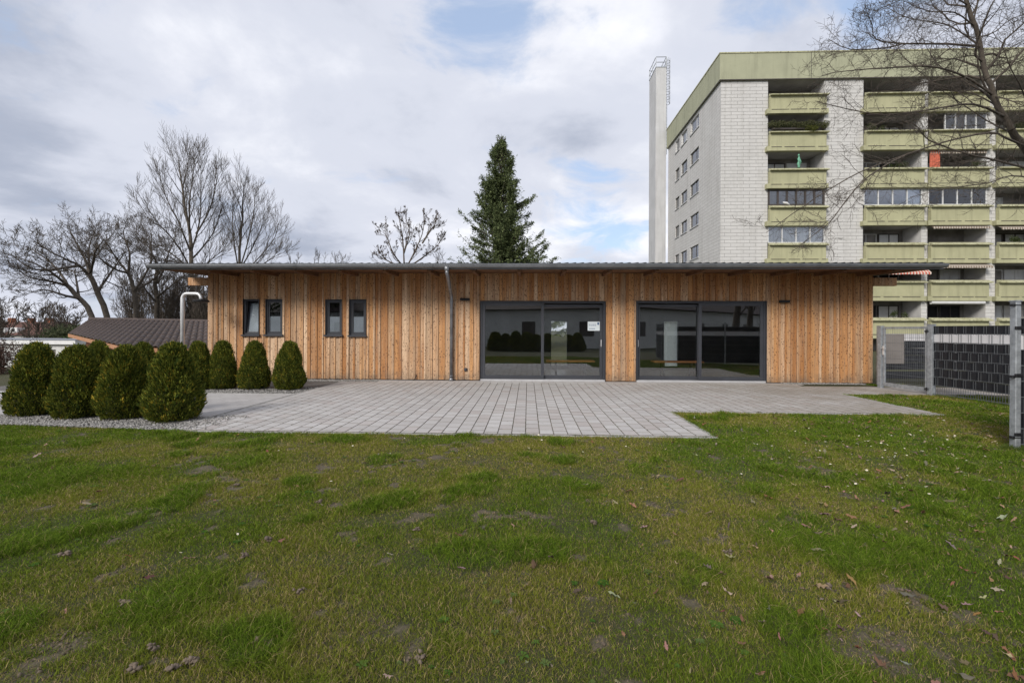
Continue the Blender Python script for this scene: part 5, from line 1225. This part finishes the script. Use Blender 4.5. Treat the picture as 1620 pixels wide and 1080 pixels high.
# ------------------------------------------------------------------ spruce
def spruce():
    D = 42; top = atD(793, 212, D); base = Vector((top.x, top.y, -2.2)); Ht = top.z-base.z
    r = empty('spruce_tree', base, 'tall dark green spruce standing behind the middle of the roof', 'tree')
    tr = MB(); tr.tube([(0, 0, 0), (0, 0, Ht*.5), (0, 0, Ht*.85), (0, 0, Ht)], [.30, .18, .06, .015], 10); tr.build('trunk', M['bark'], r, smooth=True)
    br = MB(); P = []; Dn = []; rd = random.Random(4); z = Ht*.12; az = 0
    while z < Ht*.985:
        f = 1-z/Ht; lm = (.24+f*Ht*.37)*rd.choice((1, 1, 1, .8, 1.12))*(1.10 if math.cos(az) < 0 else .96); nb = rd.randint(7, 10); 
        for k in range(nb):
            az += 2.4+rd.uniform(-.4, .4); l = lm*rd.choice((.5, .65, .75, .85, .92, 1.0, 1.06))*rd.uniform(.88, 1.08); e = R(rd.uniform(-12, 22)+ (35 if f < .15 else 14*(1-f))); n = 7; pts = [(0, 0, z)]; d = Vector((math.cos(az)*math.cos(e), math.sin(az)*math.cos(e), math.sin(e)-.12)); p = Vector((0, 0, z))
            for i in range(n): d = (d+Vector((rd.gauss(0, .05), rd.gauss(0, .05), .095))).normalized(); p = p+d*l/n; pts.append(tuple(p))
            br.tube(pts, [.035*(1-i/n)+.008 for i in range(n+1)], 4, cap=False)
            m = int(l*25)+8                  # hanging and side sprays along the branch
            for j in range(m):
                t = (j+rd.random())/m; t = .12+.88*t; q = t*n; i = min(int(q), n-1); a = Vector(pts[i]).lerp(Vector(pts[i+1]), q-i); dd = (Vector(pts[i+1])-Vector(pts[i])).normalized(); sd_ = dd.cross(Vector((0, 0, 1))).normalized()*rd.choice((-1, 1))
                L_ = (.50*(1-t)+.34)*rd.uniform(.5, 1.2)*min(1, l/1.6); v = (dd*.7+sd_*rd.uniform(.2, 1)+Vector((0, 0, rd.uniform(-1.1, .5)))).normalized()
                ns = max(3, int(L_/.055))
                for s_ in range(ns): P.append(a+v*L_*s_/ns+Vector((rd.gauss(0, .025), rd.gauss(0, .025), rd.gauss(0, .025)))); Dn.append(v)
        z += rd.uniform(.26, .40)*(1 if f > .2 else .7)
    br.build('branches', M['twig'], r)
    P = np.array([tuple(p) for p in P]); Dn = np.array([tuple(p) for p in Dn])
    th = np.arctan2(P[:, 1], P[:, 0]); cl_ = fbm(P[:, 0]*1.1+20, P[:, 2]*1.1+P[:, 1]*.9+20, 5, 3); k_ = rng.random(len(P)) < np.clip((cl_-.465)/.10+.06, .10, 1); P, Dn = P[k_], Dn[k_]
    P += rng.normal(0, .05, P.shape); n = len(P); print('spruce', n)
    d = Dn+rng.normal(0, .5, (n, 3)); d /= np.linalg.norm(d, axis=1)[:, None]; s = np.cross(d, rng.normal(0, 1, (n, 3))); s /= np.linalg.norm(s, axis=1)[:, None]
    L_ = rng.uniform(.10, .22, (n, 1)); w = L_*.26; V = np.stack([P-s*w, P+s*w, P+d*L_], 1); k = rng.random((n, 1)); T = np.array([.050, .074, .032])*(1-k)+np.array([.19, .225, .095])*k
    npmesh('crown', V.reshape(-1, 3), np.arange(3*n).reshape(-1, 3), M['leaf'], np.repeat(T, 3, 0), r)
spruce()

# ------------------------------------------------------------------ shed, garages, far houses on the left
def shed():
    A = atD(142, 505.5, 25); B = atD(108.5, 528, 23.5); C = atD(196, 549, 16.5); D_ = atD(400, 511, 21.5)
    C2 = atD(420, 556, 17.5); base = Vector((B.x+1.5, B.y, -1.6))
    r = empty('garden_shed', base, 'red wooden shed with brown pan tiled roof behind the conifer shrubs', 'shed')
    rf = MB(); nu, nv = 34, 8; vs = []
    eaveL = B; 
    E0, E1 = B, B+(C-B)*2.6; E1 = Vector((C2.x, C2.y, C.z-.02)); 
    def surf(u, v):
        top = A.lerp(D_, u)
        bot = B.lerp(C, min(u/.42, 1)) if u < .42 else C.lerp(C2, (u-.42)/.58)
        return top.lerp(bot, v)
    N1 = nu*4
    for i in range(N1+1):
        u = i/N1; h = .075*abs(math.sin(math.pi*u*nu))
        for j in range(nv*2+1):
            jj = j//2; v = (jj+(j % 2))/nv if j < nv*2 else 1; v = min(v, 1); st = .03 if j % 2 == 0 else 0.0
            p = surf(u, v); vs.append(p+Vector((0, -.02, h+(0 if j % 2 == 0 else .035)))-base)
    m = nv*2+1; rf.add(vs, [(i*m+j, (i+1)*m+j, (i+1)*m+j+1, i*m+j+1) for i in range(N1) for j in range(nv*2)]); ro = rf.build('roof', M['tile'], r)
    rc = MB(); rc.tube([A-base+Vector((0, 0, .04)), D_-base+Vector((0, 0, .04))], .09, 8); rc.build('ridge_tiles', M['tile'], ro)
    fa = MB(); th = Vector((0, 0, -.16))
    for a, b in ((B, C), (C, C2)): 
        q = [a-base+Vector((0, -.03, 0)), b-base+Vector((0, -.03, 0))]; fa.add([q[0], q[1], q[1]+th, q[0]+th, q[0]+Vector((0, .06, 0)), q[1]+Vector((0, .06, 0)), q[1]+th+Vector((0, .06, 0)), q[0]+th+Vector((0, .06, 0))], [(0, 1, 2, 3), (7, 6, 5, 4), (3, 2, 6, 7), (0, 4, 5, 1), (0, 3, 7, 4)])
    fa.build('fascia', M['fascia'], r)
    w = MB(); a = B+(C-B)*.12+Vector((.25, .4, -.12)); b = C+Vector((.25, 1.0, -.12)); c = A+Vector((.5, .6, -.9)); e = D_+Vector((0, .5, -.7)); zb = -2.2
    for p, q in ((a, b), (c, e), (a, c)):
        w.add([p-base, q-base, Vector((q.x, q.y, zb))-base, Vector((p.x, p.y, zb))-base], [(0, 1, 2, 3)])
        w.add([p-base+Vector((.05, .08, 0)), q-base+Vector((.05, .08, 0)), Vector((q.x+.05, q.y+.08, zb))-base, Vector((p.x+.05, p.y+.08, zb))-base], [(3, 2, 1, 0)])
    w.build('wall', M['redwood'], r)
shed()
def garages():
    D = 42; a = atD(-120, 537, D); b = atD(121, 541, D-1); zr = a.z; zb = -3.4
    r = empty('garage_block', Vector((a.x, a.y, zb)), 'flat roofed white garages with dark doors behind the shrubs at the left edge', 'garage'); L_ = (b-a).length; r.rotation_euler.z = math.atan2(b.y-a.y, b.x-a.x); h = zr-zb
    w = MB(); holes_ = []; x = L_-.6
    for i, (p0, p1) in enumerate(((-60, -20), (-12, 14), (84, 104))): holes_.append((atD(p0, 540, D).x-a.x, atD(p1, 540, D).x-a.x, .0, h-.85))
    grid_wall(w, 0, L_, 0, h-.35, holes_, lambda a0, b0, z0, z1: w.box(a0, b0, 0, .25, z0, z1)); w.box(0, L_, .26, 5.5, 0, h-.37)
    w.build('wall', M['render'], r); f = MB(); f.box(-.3, L_+.2, -.3, 5.8, h-.35, h); f.build('roof', M['white'], r); f = MB(); f.box(-.32, L_+.22, -.32, 5.82, h, h+.06); f.build('roof_edge', M['gutter'], r)
    for h_ in holes_: d = MB(); d.box(h_[0], h_[1], .1, .12, 0, h_[3]); d.build('garage_door', M['shade_gap'] if h_[0] < 8 else M['taupe'], r)
garages()
def far_house():
    D = 110; a = atD(-200, 508, D); b = atD(118, 508, D); e = atD(20, 530, D-5); zr = a.z; ze = e.z; zb = -6.5
    r = empty('terraced_house', Vector((a.x, a.y, zb)), 'distant long house with reddish roof and small white dormers at the left edge', 'house'); L_ = b.x-a.x
    w = MB(); w.box(0, L_, -5, 5, 0, ze-zb); w.build('wall', M['render'], r)
    f = MB(); f.add([(-.5, -5.6, ze-zb), (L_+.5, -5.6, ze-zb), (L_+.5, 0, zr-zb), (-.5, 0, zr-zb), (-.5, 5.6, ze-zb), (L_+.5, 5.6, ze-zb)], [(0, 1, 2, 3), (3, 2, 5, 4), (0, 3, 4), (1, 5, 2), (0, 4, 5, 1)]); f.build('roof', M['redtile'], r)
    for px in (16.5, 36, -20, -60):
        p = atD(px, 524, D-4); x = p.x-a.x; z = p.z-zb; d = MB(); d.box(x-.95, x+.95, -4.6, -1.5, z-.8, z+.9); d.build('dormer', M['white'], r)
        g = MB(); g.box(x-.42, x+.42, -4.63, -4.61, z-.15, z+.65); g.build('dormer_window', M['shade_gap'], r)
    for px in (5, 28, 60, 90): p = atD(px, 508, D); c = MB(); c.box(p.x-a.x-.5, p.x-a.x+.5, -.5, .5, zr-zb-.5, zr-zb+.9); c.build('chimney', M['redwood'], r)
    for px in np.arange(-180, 110, 11): p = atD(px, 533, D-5); g = MB(); x = p.x-a.x; g.box(x-.5, x+.5, -5.03, -5.01, ze-zb-2.0, ze-zb-.8); g.build('window', M['shade_gap'], r)
far_house()
def bushes():
    def bush(p, rad, n, size, c0, c1, label, sq=.8, nm='bush', stems=5):
        r = empty(nm, (p[0], p[1], p[2]), label, 'bush'); cs = [(random.gauss(0, rad*.5), random.gauss(0, rad*.4), rad*sq*random.uniform(.5, 1.3)) for _ in range(9)]
        leafcloud('foliage', cs, rad*.55, n, size, c0, c1, r, sq); b = MB()
        for c in cs[:stems]: b.tube([(0, 0, -.3), (c[0]*.5, c[1]*.5, c[2]*.5), c], [.03, .02, .01], 5)
        b.build('stems', M['twig'], r)
    def at(px, py, D): return atD(px, py, D)
    p = at(110, 520, 60); bush((p.x, p.y, -2.5), 3.3, 5000, .35, (.03, .045, .02), (.11, .12, .06), 'pale green bush beyond the garages, left of the shed roof')
    p = at(126, 524, 48); bush((p.x, p.y, -2.4), 2.2, 4000, .28, (.025, .05, .012), (.05, .09, .02), 'dark green bush right behind the left corner of the shed roof')
    p = at(5, 575, 15); bush((p.x, p.y, -.15), .8, 4500, .06, (.045, .028, .022), (.11, .065, .05), 'reddish twiggy bush at the left edge behind the shrubs', 1.0)
    p = at(-40, 575, 15); bush((p.x, p.y, -.15), .8, 3500, .06, (.045, .028, .022), (.11, .065, .05), 'reddish bush just outside the left edge of the view', 1.0)
    p = at(100, 570, 17); bush((p.x, p.y, -.5), .7, 2500, .06, (.06, .045, .035), (.13, .09, .07), 'brownish twiggy bush between the first and second front shrubs', .9)
    kw = dict(maxl=3, rmin=.03, kids=(3, 5), wob=.2, ang=(20, 50), ratio=(.5, .7))
    for i, (px, py, D, lb) in enumerate(((52, 482, 75, 'distant bare tree above the reddish roof'), (3, 488, 85, 'distant bare tree at the far left edge of the skyline'), (88, 492, 65, 'small distant bare tree left of the shed roof'), (-30, 470, 80, 'distant bare tree outside the left edge'))):
        t = Tree(60+i); b = atD(px, 560, D); b.z = -4; top = atD(px, py, D)
        for k in range(6): q = top+Vector((random.gauss(0, 2.2), 0, random.uniform(-1.5, .1))); t.limb([b, b.lerp(q, .5)+Vector((0, 0, .6)), q], .12, .03, n=8, L_=2.6, **kw)
        t.done(b, lb, 'bark', 'twig', 'distant bare trees')
bushes()

# ------------------------------------------------------------------ what stands behind the camera (mirrored in the glass)
def behind():
    r = empty('white_house', (7.5, -9.5, 0), 'white rendered house with dark roof standing behind the viewer, mirrored in the door glass', 'house')
    def wing(p, q, depth, h, side):
        p = Vector(p); q = Vector(q); d = (q-p); L_ = d.length; d.normalize(); n = Vector((-d.y, d.x, 0))*side
        w = MB(); a, b, c, e = p, q, q+n*depth, p+n*depth; Z = lambda v, z: (v.x, v.y, z)
        w.add([Z(a, 0), Z(b, 0), Z(c, 0), Z(e, 0), Z(a, h), Z(b, h), Z(c, h), Z(e, h)], [(0, 1, 5, 4), (1, 2, 6, 5), (2, 3, 7, 6), (3, 0, 4, 7), (4, 5, 6, 7)]); w.build('wall', M['render'], r)
        f = MB(); o = n*-.5; m1, m2 = p+n*depth/2, q+n*depth/2; f.add([Z(a+o, h+.05), Z(b+o, h+.05), Z(m2, h+depth*.25), Z(m1, h+depth*.25), Z(e-o, h+.05), Z(c-o, h+.05)], [(0, 1, 2, 3), (3, 2, 5, 4), (0, 3, 4), (1, 5, 2), (0, 4, 5, 1)]); f.build('roof', M['tile'], r)
        for k in range(int(L_/5)):
            x = p+d*(2.5+k*5)-n*.03; g = MB(); u = d*.6; g.add([Z(x-u, 1.0), Z(x+u, 1.0), Z(x+u, 2.2), Z(x-u, 2.2), Z(x-u+n*.02, 1.0), Z(x+u+n*.02, 1.0), Z(x+u+n*.02, 2.2), Z(x-u+n*.02, 2.2)], [(0, 1, 2, 3), (7, 6, 5, 4)]); g.build('window', M['frame_b'], r)
    wing((0, 0, 0), (24, -22, 0), 12, 3.3, -1)
    wing((-.3, -.5, 0), (-60, -20, 0), 12, 3.2, 1)
    # clipped hedge
    for i in range(9):
        o = copy_tree(protos[i % 3]); o.location = (-2.2+i*.72+random.uniform(-.1, .1), -5.5-random.uniform(0, .4), 0); o.scale = (1.5, 1.3, random.uniform(.95, 1.2)); o.rotation_euler.z = random.uniform(0, 6)
        tag(o, 'hedge conifer behind the viewer, %s' % ('leftmost in the mirrored row', 'second from the left', 'third from the left', 'fourth from the left', 'middle of the mirrored row', 'fourth from the right', 'third from the right', 'second from the right', 'rightmost in the mirrored row')[i], 'shrub', 'hedge conifers behind the viewer')
    for i, (x, y) in enumerate(((13.5, -3.5), (17, -9), (-9, -14), (1.5, -20))):
        t = Tree(90+i); b = Vector((x, y, 0)); t.limb([b, b+Vector((.1, 0, 2.5)), b+Vector((.3, .2, 6)), b+Vector((.2, 0, 10))], .30, .08, True, n=12, L_=4, maxl=3, rmin=.015, kids=(3, 4), t0=.3)
        t.done(b, ('bare tree with thick trunk behind the right hand fence, mirrored in the right door', 'bare tree farther behind the fence, mirrored in the right door', 'bare tree behind the viewer on the left', 'bare tree behind the white house roof')[i], group='bare trees behind the viewer')
behind()
SPR = [o for o in scene.objects if o.name == 'spruce_tree'][0]
for x, y, s, lb in ((-22, -22, .8, 'spruce behind the viewer on the left'), (-31, -20, .9, 'spruce behind the viewer, farthest left'), (-40, -26, .9, 'spruce behind the viewer beyond the others'), (9, -26, .7, 'spruce behind the white house behind the viewer')):
    o = copy_tree(SPR); o.location = (x, y, 0); o.scale = (s,)*3; tag(o, lb, 'tree', 'spruces behind the viewer')
